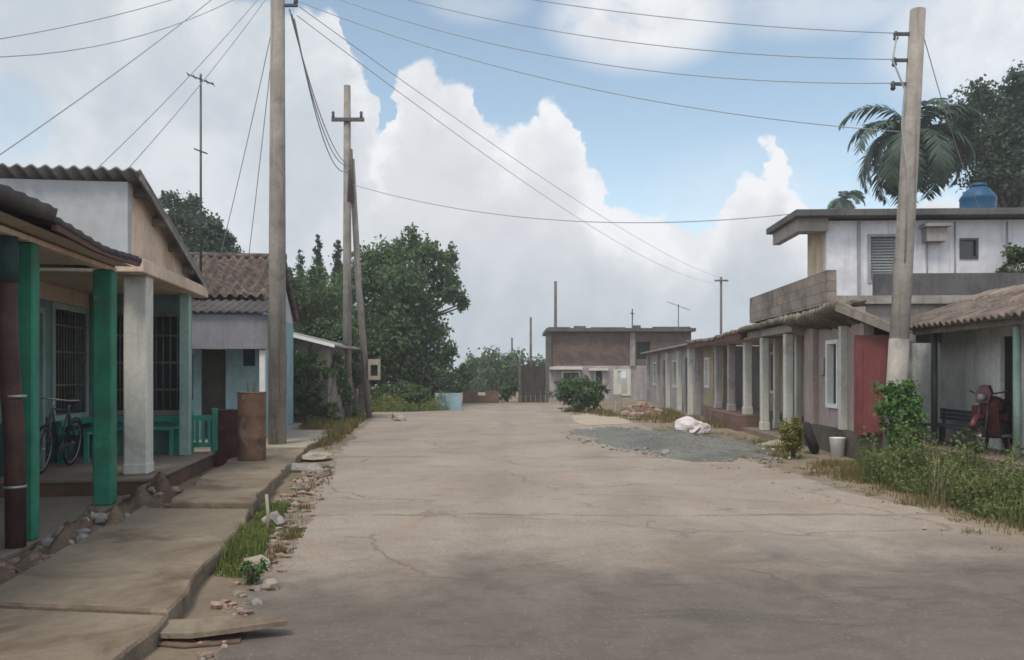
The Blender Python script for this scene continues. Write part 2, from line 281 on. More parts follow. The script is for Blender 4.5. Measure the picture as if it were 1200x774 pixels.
# ------------------------------------------------------------------ mesh helpers
class MB:
    def __init__(s): s.v = []; s.f = []; s.sm = []
    def add(s, vs, fs, smooth=False):
        o = len(s.v); s.v += [tuple(x) for x in vs]
        s.f += [tuple(i + o for i in f) for f in fs]; s.sm += [smooth] * len(fs)
        return s
    def box(s, x0, x1, y0, y1, z0, z1, bev=0.0):
        if bev <= 0:
            vs = [(x, y, z) for z in (z0, z1) for y in (y0, y1) for x in (x0, x1)]
            return s.add(vs, [(0, 2, 3, 1), (4, 5, 7, 6), (0, 1, 5, 4), (2, 6, 7, 3), (0, 4, 6, 2), (1, 3, 7, 5)])
        # chamfered box
        vs = []; idx = {}
        for i, (x, sx) in enumerate(((x0, 1), (x1, -1))):
            for j, (y, sy) in enumerate(((y0, 1), (y1, -1))):
                for k, (z, sz) in enumerate(((z0, 1), (z1, -1))):
                    for a in range(3):
                        q = [x + sx * bev, y + sy * bev, z + sz * bev]; q[a] = (x, y, z)[a]
                        idx[i, j, k, a] = len(vs); vs.append(tuple(q))
        fs = []
        for a in range(3):
            o1, o2 = [q for q in range(3) if q != a]
            for e in (0, 1):
                ring = []
                for p, q in ((0, 0), (1, 0), (1, 1), (0, 1)):
                    t = [0, 0, 0]; t[a] = e; t[o1] = p; t[o2] = q; ring.append(idx[t[0], t[1], t[2], a])
                fs.append(tuple(ring))
            for p in (0, 1):
                for q in (0, 1):
                    t0 = [0, 0, 0]; t0[o1] = p; t0[o2] = q; t1 = list(t0); t1[a] = 1
                    fs.append((idx[(*t0, o1)], idx[(*t1, o1)], idx[(*t1, o2)], idx[(*t0, o2)]))
        for i in (0, 1):
            for j in (0, 1):
                for k in (0, 1): fs.append((idx[i, j, k, 0], idx[i, j, k, 1], idx[i, j, k, 2]))
        return s.add(vs, fs)
    def prism(s, pts, z0, z1):
        """vertical prism over a plan outline"""
        n = len(pts)
        vs = [(p[0], p[1], z0) for p in pts] + [(p[0], p[1], z1) for p in pts]
        return s.add(vs, [tuple(range(n))[::-1], tuple(range(n, 2 * n))] + [(i, (i + 1) % n, n + (i + 1) % n, n + i) for i in range(n)])
    def extr(s, pts, d):
        """outline of 3D points pushed along d"""
        n = len(pts); d = Vector(d)
        vs = [Vector(p) for p in pts] + [Vector(p) + d for p in pts]
        return s.add(vs, [tuple(range(n))[::-1], tuple(range(n, 2 * n))] + [(i, (i + 1) % n, n + (i + 1) % n, n + i) for i in range(n)])
    def wall(s, axis, c0, c1, a0, a1, z0, z1, ops=()):
        """wall with openings. axis 'y': runs along y, thickness c0..c1 in x; axis 'x': runs along x, thickness in y"""
        As = sorted({a0, a1, *[o[0] for o in ops], *[o[1] for o in ops]}); Zs = sorted({z0, z1, *[o[2] for o in ops], *[o[3] for o in ops]})
        As = [a for a in As if a0 <= a <= a1]; Zs = [z for z in Zs if z0 <= z <= z1]
        def solid(i, k):
            if not (0 <= i < len(As) - 1 and 0 <= k < len(Zs) - 1): return False
            a, z = (As[i] + As[i + 1]) / 2, (Zs[k] + Zs[k + 1]) / 2
            return not any(o[0] < a < o[1] and o[2] < z < o[3] for o in ops)
        ids = {}; vs = []; fs = []
        def V(i, k, c):
            if (i, k, c) not in ids:
                ids[i, k, c] = len(vs); cc = (c0, c1)[c]
                vs.append((cc, As[i], Zs[k]) if axis == 'y' else (As[i], cc, Zs[k]))
            return ids[i, k, c]
        for i in range(len(As) - 1):
            for k in range(len(Zs) - 1):
                if not solid(i, k): continue
                fs.append((V(i, k, 0), V(i + 1, k, 0), V(i + 1, k + 1, 0), V(i, k + 1, 0)))
                fs.append((V(i, k, 1), V(i, k + 1, 1), V(i + 1, k + 1, 1), V(i + 1, k, 1)))
                for (di, dk, p, q) in ((-1, 0, (i, k), (i, k + 1)), (1, 0, (i + 1, k), (i + 1, k + 1)), (0, -1, (i, k), (i + 1, k)), (0, 1, (i, k + 1), (i + 1, k + 1))):
                    if not solid(i + di, k + dk): fs.append((V(*p, 0), V(*q, 0), V(*q, 1), V(*p, 1)))
        return s.add(vs, fs)
    def tube(s, path, r, n=10, caps=True, smooth=True):
        path = [Vector(p) for p in path]; m = len(path)
        rs = list(r) if isinstance(r, (list, tuple)) else [r] * m
        vs = []; up = None
        for i, p in enumerate(path):
            t = (path[min(i + 1, m - 1)] - path[max(i - 1, 0)]).normalized()
            if up is None:
                up = Vector((0, 0, 1)) if abs(t.z) < .9 else Vector((1, 0, 0))
            a = t.cross(up).normalized(); bb = a.cross(t).normalized(); up = bb
            for k in range(n):
                w = 2 * math.pi * k / n
                vs.append(p + a * (math.cos(w) * rs[i]) + bb * (math.sin(w) * rs[i]))
        fs = [(i * n + k, i * n + (k + 1) % n, (i + 1) * n + (k + 1) % n, (i + 1) * n + k) for i in range(m - 1) for k in range(n)]
        s.add(vs, fs, smooth)
        if caps:
            o = len(s.v) - len(vs)
            s.f += [tuple(o + k for k in range(n))[::-1], tuple(o + (m - 1) * n + k for k in range(n))]; s.sm += [False, False]
        return s
    def lathe(s, prof, c=(0, 0, 0), n=24, smooth=True, axis='z'):
        vs = []
        for (r, z) in prof:
            for k in range(n):
                w = 2 * math.pi * k / n
                q = (r * math.cos(w), r * math.sin(w), z)
                if axis == 'x': q = (q[2], q[0], q[1])
                if axis == 'y': q = (q[0], q[2], q[1])
                vs.append((q[0] + c[0], q[1] + c[1], q[2] + c[2]))
        m = len(prof)
        s.add(vs, [(i * n + k, i * n + (k + 1) % n, (i + 1) * n + (k + 1) % n, (i + 1) * n + k) for i in range(m - 1) for k in range(n)], smooth)
        o = len(s.v) - len(vs)
        s.f += [tuple(o + k for k in range(n))[::-1], tuple(o + (m - 1) * n + k for k in range(n))]; s.sm += [False, False]
        return s
    def torus(s, c, R_, r, axis='x', n=28, k=8):
        vs = []
        for i in range(n):
            a = 2 * math.pi * i / n
            for j in range(k):
                b = 2 * math.pi * j / k
                q = ((R_ + r * math.cos(b)) * math.cos(a), (R_ + r * math.cos(b)) * math.sin(a), r * math.sin(b))
                if axis == 'x': q = (q[2], q[0], q[1])
                if axis == 'y': q = (q[0], q[2], q[1])
                vs.append((q[0] + c[0], q[1] + c[1], q[2] + c[2]))
        return s.add(vs, [(i * k + j, ((i + 1) % n) * k + j, ((i + 1) % n) * k + (j + 1) % k, i * k + (j + 1) % k) for i in range(n) for j in range(k)], True)
    def sheet(s, p00, p10, p01, p11, ncor, amp, thick=.02, rows=1, step=0.0, sag=0.0, jit=0.0):
        """roofing sheet between four corners: waves across p00->p10, running up p00->p01; rows/step give lapped courses"""
        p00, p10, p01, p11 = map(Vector, (p00, p10, p01, p11))
        nrm = (p10 - p00).cross(p01 - p00).normalized()
        if nrm.z < 0: nrm = -nrm
        nu = max(2, ncor * 6); us = [i / nu for i in range(nu + 1)]
        vsn = []
        for r_ in range(rows): vsn += [(r_ / rows, 1.0), ((r_ + 1) / rows - 1e-4, 0.0)]
        if rows == 1: vsn = [(k / 6, 0.0) for k in range(7)]
        rr = random.Random(int(ncor * 31 + rows))
        off = {}
        top = []
        for (t, st) in vsn:
            for i, u in enumerate(us):
                p = (p00 * (1 - u) + p10 * u) * (1 - t) + (p01 * (1 - u) + p11 * u) * t
                key = (int(t * rows), i // 6)
                if key not in off: off[key] = rr.uniform(-jit, jit)
                h = amp * math.sin(u * ncor * 2 * math.pi) + st * step + off[key]
                p = p + nrm * h + Vector((0, 0, -sag * (math.sin(math.pi * u)) ** 2))
                top.append(p)
        w = nu + 1; m = len(vsn)
        bot = [p - nrm * thick for p in top]
        o = len(top)
        fs = []; 
        for j in range(m - 1):
            for i in range(nu):
                a, b_, c, d = j * w + i, j * w + i + 1, (j + 1) * w + i + 1, (j + 1) * w + i
                fs += [(a, b_, c, d), (o + a, o + d, o + c, o + b_)]
        for i in range(nu):
            fs += [(i, o + i, o + i + 1, i + 1), ((m - 1) * w + i, (m - 1) * w + i + 1, o + (m - 1) * w + i + 1, o + (m - 1) * w + i)]
        for j in range(m - 1):
            fs += [(j * w, (j + 1) * w, o + (j + 1) * w, o + j * w), (j * w + nu, o + j * w + nu, o + (j + 1) * w + nu, (j + 1) * w + nu)]
        return s.add(top + bot, fs, True)
    def lump(s, c, r, seed=0, sub=2, rough=.25, flat=False):
        """an irregular stone / heap"""
        import bmesh
        bm = bmesh.new(); bmesh.ops.create_icosphere(bm, subdivisions=sub, radius=1)
        rr = random.Random(seed); ph = [Vector((rr.uniform(-1, 1), rr.uniform(-1, 1), rr.uniform(-1, 1))).normalized() for _ in range(9)]
        fr = [rr.uniform(1.5, 5) for _ in ph]
        vs = []
        for v in bm.verts:
            d = v.co.normalized()
            k = 1 + rough * sum(math.sin(f_ * d.dot(p) * 2 + i) for i, (p, f_) in enumerate(zip(ph, fr))) / 3 + rr.uniform(-.4, .4) * rough * .5
            z = d.z * r[2] * k
            if flat and z < 0: z *= .1
            vs.append((c[0] + d.x * r[0] * k, c[1] + d.y * r[1] * k, c[2] + z))
        fs = [tuple(v.index for v in f_.verts) for f_ in bm.faces]
        bm.free()
        return s.add(vs, fs, False)
    def obj(s, name, m, parent=None, off=(0, 0, 0), recalc=True):
        me = bpy.data.meshes.new(name)
        me.from_pydata([(v[0] - off[0], v[1] - off[1], v[2] - off[2]) for v in s.v], [], s.f)
        if recalc:
            import bmesh
            bm = bmesh.new(); bm.from_mesh(me); bmesh.ops.recalc_face_normals(bm, faces=bm.faces); bm.to_mesh(me); bm.free()
        me.polygons.foreach_set('use_smooth', s.sm); me.materials.append(m); me.update()
        o = bpy.data.objects.new(name, me); COL.objects.link(o)
        if parent: o.parent = parent
        return o
def tag(o, label=None, cat=None, group=None, kind=None):
    for k, v in (('label', label), ('category', cat), ('group', group), ('kind', kind)):
        if v: o[k] = v
    return o
class Thing:
    def __init__(s, name, label, cat, loc, rz=0, group=None, off=(0, 0, 0)):
        s.root = bpy.data.objects.new(name, None); COL.objects.link(s.root)
        s.root.empty_display_size = .3
        s.root.location = loc; s.root.rotation_euler = (0, 0, rz); s.off = off
        tag(s.root, label, cat, group)
    def part(s, name, mb, m, parent=None, label=None):
        o = mb.obj(name, m, parent or s.root, s.off)
        if label: o['label'] = label
        return o
def cells_mesh(name, V, m, parent=None, tris=False):
    k = 3 if tris else 4
    n = len(V)
    me = bpy.data.meshes.new(name)
    me.vertices.add(n * k); me.vertices.foreach_set('co', np.asarray(V, dtype=np.float32).reshape(-1))
    me.loops.add(n * k); me.loops.foreach_set('vertex_index', np.arange(n * k, dtype=np.int32))
    me.polygons.add(n); me.polygons.foreach_set('loop_start', np.arange(0, n * k, k, dtype=np.int32))
    me.update(calc_edges=True); me.materials.append(m)
    o = bpy.data.objects.new(name, me); COL.objects.link(o)
    if parent: o.parent = parent
    return o

# ------------------------------------------------------------------ plants
def leaves(blobs, n, size, seed=0, droop=.3, clump=.28, elong=1.6):
    """n leaf quads gathered in clumps over a set of ellipsoids (centre, radii)"""
    g = np.random.default_rng(seed)
    w = np.array([(b[1][0] * b[1][1] * b[1][2]) ** (2 / 3) for b in blobs]); w /= w.sum()
    out = []
    for b, k in zip(blobs, g.multinomial(n, w)):
        if k == 0: continue
        c = np.array(b[0]); r = np.array(b[1])
        nc = max(4, k // 45)
        d = g.normal(size=(nc, 3)); d /= np.linalg.norm(d, axis=1)[:, None]
        cc = c + d * r * (g.random((nc, 1)) ** .45) * .95
        idx = g.integers(0, nc, k)
        p = cc[idx] + g.normal(size=(k, 3)) * r.min() * clump * g.uniform(.5, 1.2, (nc, 1))[idx]
        nn = g.normal(size=(k, 3)) + d[idx] * .9 + np.array([0, 0, .7]); nn /= np.linalg.norm(nn, axis=1)[:, None]
        t = g.normal(size=(k, 3)) + np.array([0, 0, -droop * 2]); t -= nn * (t * nn).sum(1)[:, None]; t /= np.linalg.norm(t, axis=1)[:, None]
        bt = np.cross(nn, t)
        L = size * g.uniform(.6, 1.35, (k, 1)); W = L / elong
        out.append(np.stack([p - t * L * .5, p + bt * W * .5, p + t * L * .5, p - bt * W * .5], axis=1))
    return np.concatenate(out)
def limbs(mb, base, top, r, ends, seed=0):
    g = random.Random(seed)
    base, top = Vector(base), Vector(top)
    pts = [base.lerp(top, t) + Vector((g.uniform(-.1, .1), g.uniform(-.1, .1), 0)) * r * 6 * (t > 0) for t in (0, .2, .45, .7, 1)]
    mb.tube(pts, [r * 1.35, r, r * .85, r * .65, r * .35], 9)
    for e in ends:
        e = Vector(e); a = pts[g.choice((1, 2, 3))]
        if e.z < a.z: a = pts[1]
        mid = a.lerp(e, .5) + Vector((0, 0, .12 * (e - a).length))
        mb.tube([a, mid, e], [r * .45, r * .28, r * .08], 6)
def tree(name, label, cat, discs, Y, m, n, size, base, group=None, seed=0, trunk_r=.16, deep=.8, bark=None, clump=.28, elong=1.6):
    """crown measured as discs (u, v, radius px) at depth Y, given real depth"""
    g = random.Random(seed)
    b = Vector(base); T = Thing(name, label, cat, b, 0, group, off=tuple(b))
    blobs = []
    for (u, v, r) in discs:
        rm = r * Y / F
        for k in range(2):
            c = PX(u, v, Y); dy = g.uniform(-1, 1) * deep * 2.0 if k == 0 else g.uniform(-1, 1) * deep * 3.2
            s = (Y + dy) / Y if k == 0 else 1.0
            c = Vector((c.x + (g.uniform(-.3, .3) * rm if k else 0), Y + dy, CAMH + (c.z - CAMH) * s - (0 if k == 0 else .15 * rm)))
            q = 1.0 if k == 0 else .85
            blobs.append((tuple(c), (rm * q * 1.0, rm * q * 1.2, rm * q * .85)))
    top = max(bb[0][2] for bb in blobs); cx = sum(bb[0][0] for bb in blobs) / len(blobs)
    mb = MB()
    limbs(mb, b, (b.x * .5 + cx * .5, b.y, b.z + (top - b.z) * .8), trunk_r, [bb[0] for bb in blobs], seed)
    T.part('trunk', mb, bark or BARK)
    V = leaves(blobs, n, size, seed, clump=clump, elong=elong) - np.array(tuple(b))
    cells_mesh('crown', V, m, T.root)
    return T
def bush(name, label, c, rx, ry, h, m, n, size, seed=0, cat='bush', group=None, lobes=6, elong=1.8):
    g = random.Random(seed); c = Vector(c)
    T = Thing(name, label, cat, c, 0, group, off=tuple(c))
    blobs = []
    for k in range(lobes):
        a = g.uniform(0, 6.28); q = g.uniform(0, .6)
        z = g.uniform(.25, .85)
        blobs.append(((c.x + math.cos(a) * rx * q, c.y + math.sin(a) * ry * q, c.z + h * z), (rx * g.uniform(.35, .6), ry * g.uniform(.35, .6), h * g.uniform(.18, .3))))
    mb = MB()
    for bb in blobs:
        e = Vector(bb[0]); mb.tube([c + Vector((g.uniform(-.1, .1) * rx, g.uniform(-.1, .1) * ry, 0)), c.lerp(e, .5) + Vector((0, 0, .05 * h)), e], [.018, .012, .006], 5)
    T.part('stem', mb, BARK)
    cells_mesh('foliage', leaves(blobs, n, size, seed, elong=elong) - np.array(tuple(c)), m, T.root)
    return T
def blades(pts, hmin, hmax, w, seed=0, lean=.45):
    """curved grass blades as quads tapering to a tip (two quads each) at ground points"""
    g = np.random.default_rng(seed); p = np.asarray(pts); n = len(p)
    h = g.uniform(hmin, hmax, (n, 1)) * hmod(p)[:, None]; a = g.uniform(0, 2 * np.pi, n)
    d = np.stack([np.cos(a), np.sin(a), np.zeros(n)], 1); s = np.stack([-np.sin(a), np.cos(a), np.zeros(n)], 1)
    l = g.uniform(.1, lean, (n, 1)) * h; up = np.array([0, 0, 1.0])
    W = w * g.uniform(.6, 1.3, (n, 1))
    m1 = p + d * l * .35 + up * h * .6; tp = p + d * l + up * h
    q1 = np.stack([p - s * W, p + s * W, m1 + s * W * .7, m1 - s * W * .7], 1)
    q2 = np.stack([m1 - s * W * .7, m1 + s * W * .7, tp + s * W * .08, tp - s * W * .08], 1)
    V = np.concatenate([q1, q2])
    return V
def scatter(poly, n, seed=0, tuft=0.0, z=0.0, keep=None):
    """random points inside a plan polygon, optionally clustered in tufts"""
    g = np.random.default_rng(seed); P = np.array(poly); lo, hi = P.min(0), P.max(0)
    def inside(q):
        c = np.zeros(len(q), bool); j = len(P) - 1
        for i in range(len(P)):
            xi, yi = P[i]; xj, yj = P[j]
            t = ((yi > q[:, 1]) != (yj > q[:, 1])) & (q[:, 0] < (xj - xi) * (q[:, 1] - yi) / (yj - yi + 1e-12) + xi)
            c ^= t; j = i
        return c
    out = []
    k = 0
    while sum(map(len, out)) < n and k < 60:
        k += 1
        if tuft:
            c = g.uniform(lo, hi, (max(4, n // 30), 2)); c = c[inside(c)]
            if len(c) == 0: continue
            q = c[g.integers(0, len(c), n)] + g.normal(size=(n, 2)) * tuft
            q = q[inside(q)]
        else:
            q = g.uniform(lo, hi, (n * 2, 2)); q = q[inside(q)]
        out.append(q)
    q = np.concatenate(out)[:n]
    return np.concatenate([q, np.full((len(q), 1), z)], 1)
def stuff_blades(name, label, cat, poly, n, hmin, hmax, w, m, seed=0, tuft=.08, z=0.0, extra=None):
    V = blades(scatter(poly, n, seed, tuft, z), hmin, hmax, w, seed)
    if extra is not None: V = np.concatenate([V, extra])
    return tag(cells_mesh(name, V, m), label, cat, kind='stuff')
def hmod(p):
    q = np.sin(p[:, 0] * 2.3 + 1.7 * np.sin(p[:, 1] * 1.1)) + np.sin(p[:, 1] * 3.1 + p[:, 0] * 1.3) + np.sin(p[:, 0] * 6.1 - p[:, 1] * 4.7) * .6
    return np.clip(.62 + q * .24, .18, 1.15)
def weed_leaves(poly, n, h, size, seed=0, z=0.0, tuft=.1):
    g = np.random.default_rng(seed); p = scatter(poly, n, seed, tuft, z); k = len(p)
    p[:, 2] += g.uniform(.02, 1, k) ** .8 * h * hmod(p)
    nn = g.normal(size=(k, 3)) + np.array([0, 0, .8]); nn /= np.linalg.norm(nn, axis=1)[:, None]
    t = g.normal(size=(k, 3)); t -= nn * (t * nn).sum(1)[:, None]; t /= np.linalg.norm(t, axis=1)[:, None]
    b = np.cross(nn, t); L = size * g.uniform(.5, 1.4, (k, 1)); W = L * .5
    return np.stack([p - t * L * .5, p + b * W * .5, p + t * L * .5, p - b * W * .5], 1)
def palm(name, label, base, crown, L, nf, seed=0, tr=.2):
    g = random.Random(seed); b = Vector(base); c = Vector(crown)
    T = Thing(name, label, 'palm tree', b, 0, None, off=tuple(b))
    mb = MB(); mb.tube([b, b.lerp(c, .3), b.lerp(c, .7), c], [tr * 1.3, tr, tr * .85, tr * .75], 12)
    T.part('trunk', mb, PALMBARK)
    V = []
    for i in range(nf):
        az = 2 * math.pi * i / nf + g.uniform(-.25, .25); el = R(g.choice((75, 50, 30, 12, -5)) + g.uniform(-10, 10)); ln = L * g.uniform(.85, 1.1)
        d = Vector((math.cos(az), math.sin(az), 0)); pts = []; p = c.copy(); a = el
        for k in range(15):
            pts.append(p.copy()); a -= R(g.uniform(5.8, 9.8)) * (1 + k * .03)
            p = p + (d * math.cos(a) + Vector((0, 0, math.sin(a)))) * (ln / 14)
        side = Vector((-d.y, d.x, 0))
        for k in range(14):
            q0, q1 = pts[k], pts[k + 1]; t = (q1 - q0).normalized(); w = .035 * (1 - k / 16)
            V.append([q0 - side * w, q0 + side * w, q1 + side * w, q1 - side * w])
            if k < 1: continue
            for j in range(3):
                q = q0.lerp(q1, j / 3); ll = ln * .26 * math.sin(math.pi * (.12 + .83 * (k + j / 3) / 14)) ** .6 * g.uniform(.8, 1.15)
                for sgn in (-1, 1):
                    dirn = (side * sgn * .85 + t * .55 + Vector((0, 0, g.uniform(-.75, -.1)))).normalized()
                    e = q + dirn * ll; m_ = q + dirn * ll * .5 + Vector((0, 0, .05 * ll)); ww = t * .06
                    V.append([q - ww * .6, q + ww * .6, m_ + ww, m_ - ww]); V.append([m_ - ww, m_ + ww, e + ww * .1, e - ww * .1])
    V = np.array([[tuple(p - b) for p in q] for q in V])
    cells_mesh('crown', V, LEAFPALM, T.root)
    return T

# ------------------------------------------------------------------ camera, sky, sun
cam = bpy.data.objects.new('camera', bpy.data.cameras.new('camera')); COL.objects.link(cam)
cam.location = (0, 0, CAMH); cam.rotation_euler = (R(90), 0, 0)
cam.data.sensor_width = 36; cam.data.lens = 36 * F / 1200; cam.data.shift_y = (HV - 387) / 1200
cam.data.clip_end = 3000; cam.data.clip_start = .05
SC.camera = cam
SUN_EL, SUN_AZ = R(60), R(203)     # azimuth clockwise from +Y: behind the camera, a little to the left
sd = Vector((math.sin(SUN_AZ) * math.cos(SUN_EL), math.cos(SUN_AZ) * math.cos(SUN_EL), math.sin(SUN_EL)))
sun = bpy.data.objects.new('sun', bpy.data.lights.new('sun', 'SUN')); COL.objects.link(sun)
sun.data.energy = 1.45; sun.data.angle = R(16); sun.data.color = (1, .91, .78)
sun.rotation_euler = (-sd).to_track_quat('-Z', 'Y').to_euler(); sun.location = sd * 60
W = bpy.data.worlds.new('World'); SC.world = W; W.use_nodes = True
nt = W.node_tree; nt.nodes.clear()
sky = N(nt, 'ShaderNodeTexSky', sky_type='NISHITA'); sky.sun_disc = False
sky.sun_elevation = SUN_EL; sky.sun_rotation = SUN_AZ; sky.air_density = 1.0; sky.dust_density = .6; sky.ozone_density = 1.5
bg1 = N(nt, 'ShaderNodeBackground'); bg1.inputs[1].default_value = .100
hs = N(nt, 'ShaderNodeHueSaturation'); hs.inputs['Saturation'].default_value = .80
nt.links.new(sky.outputs[0], hs.inputs['Color']); nt.links.new(mixrgb(nt, 1.0, hs.outputs[0], (.95, 1.0, .93), 'MULTIPLY'), bg1.inputs[0])
tc = N(nt, 'ShaderNodeTexCoord'); gen = tc.outputs['Generated']
sx = N(nt, 'ShaderNodeSeparateXYZ'); nt.links.new(gen, sx.inputs[0])
az = math_(nt, 'ARCTAN2', sx.outputs[0], sx.outputs[1]); el = math_(nt, 'ARCSINE', sx.outputs[2])
# billow: noise shifts azimuth and elevation of the cumulus outline
nz1 = N(nt, 'ShaderNodeTexNoise'); nz1.inputs['Scale'].default_value = 16; nz1.inputs['Detail'].default_value = 6; nz1.inputs['Roughness'].default_value = .55
nt.links.new(gen, nz1.inputs['Vector'])
sc1 = N(nt, 'ShaderNodeSeparateColor'); nt.links.new(nz1.outputs['Color'], sc1.inputs[0])
azw = math_(nt, 'ADD', az, math_(nt, 'MULTIPLY', math_(nt, 'SUBTRACT', sc1.outputs[0], .5), .085))
azw = math_(nt, 'ADD', azw, math_(nt, 'MULTIPLY', math_(nt, 'SUBTRACT', noise(nt, gen, 48, 5, .6), .5), .022))
elw = math_(nt, 'ADD', el, math_(nt, 'MULTIPLY', math_(nt, 'SUBTRACT', sc1.outputs[1], .5), .05))
fine = noise(nt, gen, 55, 5, .6)
elw = math_(nt, 'ADD', elw, math_(nt, 'MULTIPLY', math_(nt, 'SUBTRACT', fine, .5), .026))
OUT = [(-200, -160), (392, -160), (402, -40), (400, 20), (404, 62), (422, 88), (436, 118), (440, 150), (450, 156), (456, 122), (462, 100), (470, 72), (488, 62), (503, 78), (520, 90), (546, 92), (562, 112), (570, 138), (590, 146), (610, 146), (622, 126), (640, 112), (664, 122), (678, 150), (686, 182), (702, 204), (714, 230), (740, 244), (790, 254), (828, 262), (846, 244), (866, 210), (888, 198), (896, 174), (906, 162), (914, 176), (926, 204), (950, 230), (972, 246), (1080, 240), (1300, 200)]
fc = N(nt, 'ShaderNodeFloatCurve')
cv = fc.mapping.curves[0]
A0, A1, E1 = -.65, .65, .62
pts = []
for (u, v) in OUT:
    a = math.atan((u - CU) / F); e = math.atan((HV - v) / F * math.cos(a))
    pts.append(((a - A0) / (A1 - A0), e / E1))
pts = [p for p in pts if 0 <= p[0] <= 1]
cv.points[0].location = (0, pts[0][1]); cv.points[1].location = (1, pts[-1][1])
for p in pts[1:-1]: cv.points.new(*p)
for p in cv.points: p.handle_type = 'AUTO_CLAMPED'
fc.mapping.update()
nt.links.new(ramp01(nt, azw, A0, A1, False), fc.inputs['Value'])
top = math_(nt, 'MULTIPLY', fc.outputs[0], E1)
depth = math_(nt, 'SUBTRACT', top, elw)                       # angle below the outline
bank = ramp01(nt, depth, -.004, .010)
# behind the camera and overhead: broken cloud from noise
br = noise(nt, scaled(nt, gen, (1, 1, 1.8)), 2.6, 7, .6, .3)
far_az = ramp01(nt, math_(nt, 'ABSOLUTE', az), .68, 1.0)
high = ramp01(nt, el, .55, .75)
elsew = math_(nt, 'MAXIMUM', far_az, high)
bro = math_(nt, 'MULTIPLY', ramp01(nt, br, .40, .60), elsew)
# thin wisps near the top of the view: soft windows of noise
def window(u, v, ru, rv):
    a = math.atan((u - CU) / F); e = math.atan((HV - v) / F * math.cos(a))
    da = math_(nt, 'MULTIPLY', math_(nt, 'SUBTRACT', az, a), F / ru); de = math_(nt, 'MULTIPLY', math_(nt, 'SUBTRACT', el, e), F / rv)
    d2 = math_(nt, 'ADD', math_(nt, 'MULTIPLY', da, da), math_(nt, 'MULTIPLY', de, de))
    return math_(nt, 'SUBTRACT', 1.0, ramp01(nt, d2, .1, 1.6))
wn = noise(nt, scaled(nt, gen, (1, 1, 1.7)), 7, 6, .6, .2)
def wisp(w, k, lo=.36, hi=.62): return math_(nt, 'MULTIPLY', math_(nt, 'MULTIPLY', w, ramp01(nt, wn, lo, hi)), k)
wi = wisp(window(755, 18, 105, 55), .95, .30, .55)
wi = math_(nt, 'MAXIMUM', wi, wisp(window(1180, 30, 120, 80), .85, .2, .5))
wi = math_(nt, 'MAXIMUM', wi, wisp(window(1000, -10, 160, 40), .5, .3, .6))
wi = math_(nt, 'MAXIMUM', wi, wisp(window(560, 0, 60, 25), .35))
wi = math_(nt, 'MAXIMUM', wi, wisp(window(900, 230, 150, 60), .25, .2, .6))
hazem = math_(nt, 'MULTIPLY', math_(nt, 'SUBTRACT', 1.0, ramp01(nt, el, .0, .30)), .28)
gap = math_(nt, 'MULTIPLY', window(8, 140, 45, 45), .55)        # a thin blue gap in the left bank
mask = math_(nt, 'MAXIMUM', math_(nt, 'MAXIMUM', bank, bro), math_(nt, 'MAXIMUM', wi, hazem))
mask = math_(nt, 'MULTIPLY', mask, math_(nt, 'SUBTRACT', 1.0, gap))
mask = math_(nt, 'MINIMUM', mask, .985)
# cloud tone: bright sunlit rim, mauve-grey body, bluer towards the horizon and in the left bank
rim = math_(nt, 'SUBTRACT', 1.0, ramp01(nt, depth, .008, .11))
bil = noise(nt, gen, 9, 7, .55, .3)
bil2 = noise(nt, gen, 24, 6, .6, .2)
puff = math_(nt, 'ADD', math_(nt, 'MULTIPLY', ramp01(nt, bil, .38, .66), .6), math_(nt, 'MULTIPLY', ramp01(nt, bil2, .38, .66), .4))
rim2 = math_(nt, 'ADD', math_(nt, 'MULTIPLY', rim, math_(nt, 'ADD', .45, math_(nt, 'MULTIPLY', puff, .65))), math_(nt, 'MULTIPLY', puff, .32), True)
body = mixrgb(nt, ramp01(nt, el, .02, .22), (.40, .465, .525), (.62, .63, .67))
body = mixrgb(nt, math_(nt, 'SUBTRACT', 1.0, ramp01(nt, az, -.30, -.10)), body, (.50, .555, .615))
cc = mixrgb(nt, math_(nt, 'MULTIPLY', rim2, .9), body, (.86, .87, .89))
lf = math_(nt, 'SUBTRACT', 1.0, ramp01(nt, az, -.24, -.16))
cc = mixrgb(nt, math_(nt, 'MULTIPLY', lf, .75), cc, mixrgb(nt, ramp01(nt, bil, .35, .68), (.53, .585, .635), (.73, .76, .785)))
bg2 = N(nt, 'ShaderNodeBackground'); nt.links.new(cc, bg2.inputs[0]); nt.links.new(math_(nt, 'ADD', .60, math_(nt, 'MULTIPLY', elsew, .55)), bg2.inputs[1])
ms = N(nt, 'ShaderNodeMixShader'); nt.links.new(mask, ms.inputs[0]); nt.links.new(bg1.outputs[0], ms.inputs[1]); nt.links.new(bg2.outputs[0], ms.inputs[2])
wo = N(nt, 'ShaderNodeOutputWorld'); nt.links.new(ms.outputs[0], wo.inputs[0])
W.cycles.sampling_method = 'MANUAL'; W.cycles.sample_map_resolution = 1024
vs_ = SC.view_settings
SC.display_settings.display_device = 'sRGB'
vs_.view_transform = 'Standard'; vs_.look = 'None'; vs_.exposure = .88; vs_.gamma = 1; vs_.use_curve_mapping = False
SC.cycles.use_denoising = True
SC.cycles.volume_bounces = 1; SC.cycles.max_bounces = 6; SC.cycles.diffuse_bounces = 4; SC.cycles.transparent_max_bounces = 8
SC.cycles.pixel_filter_type = 'BLACKMAN_HARRIS'; SC.cycles.filter_width = 1.6

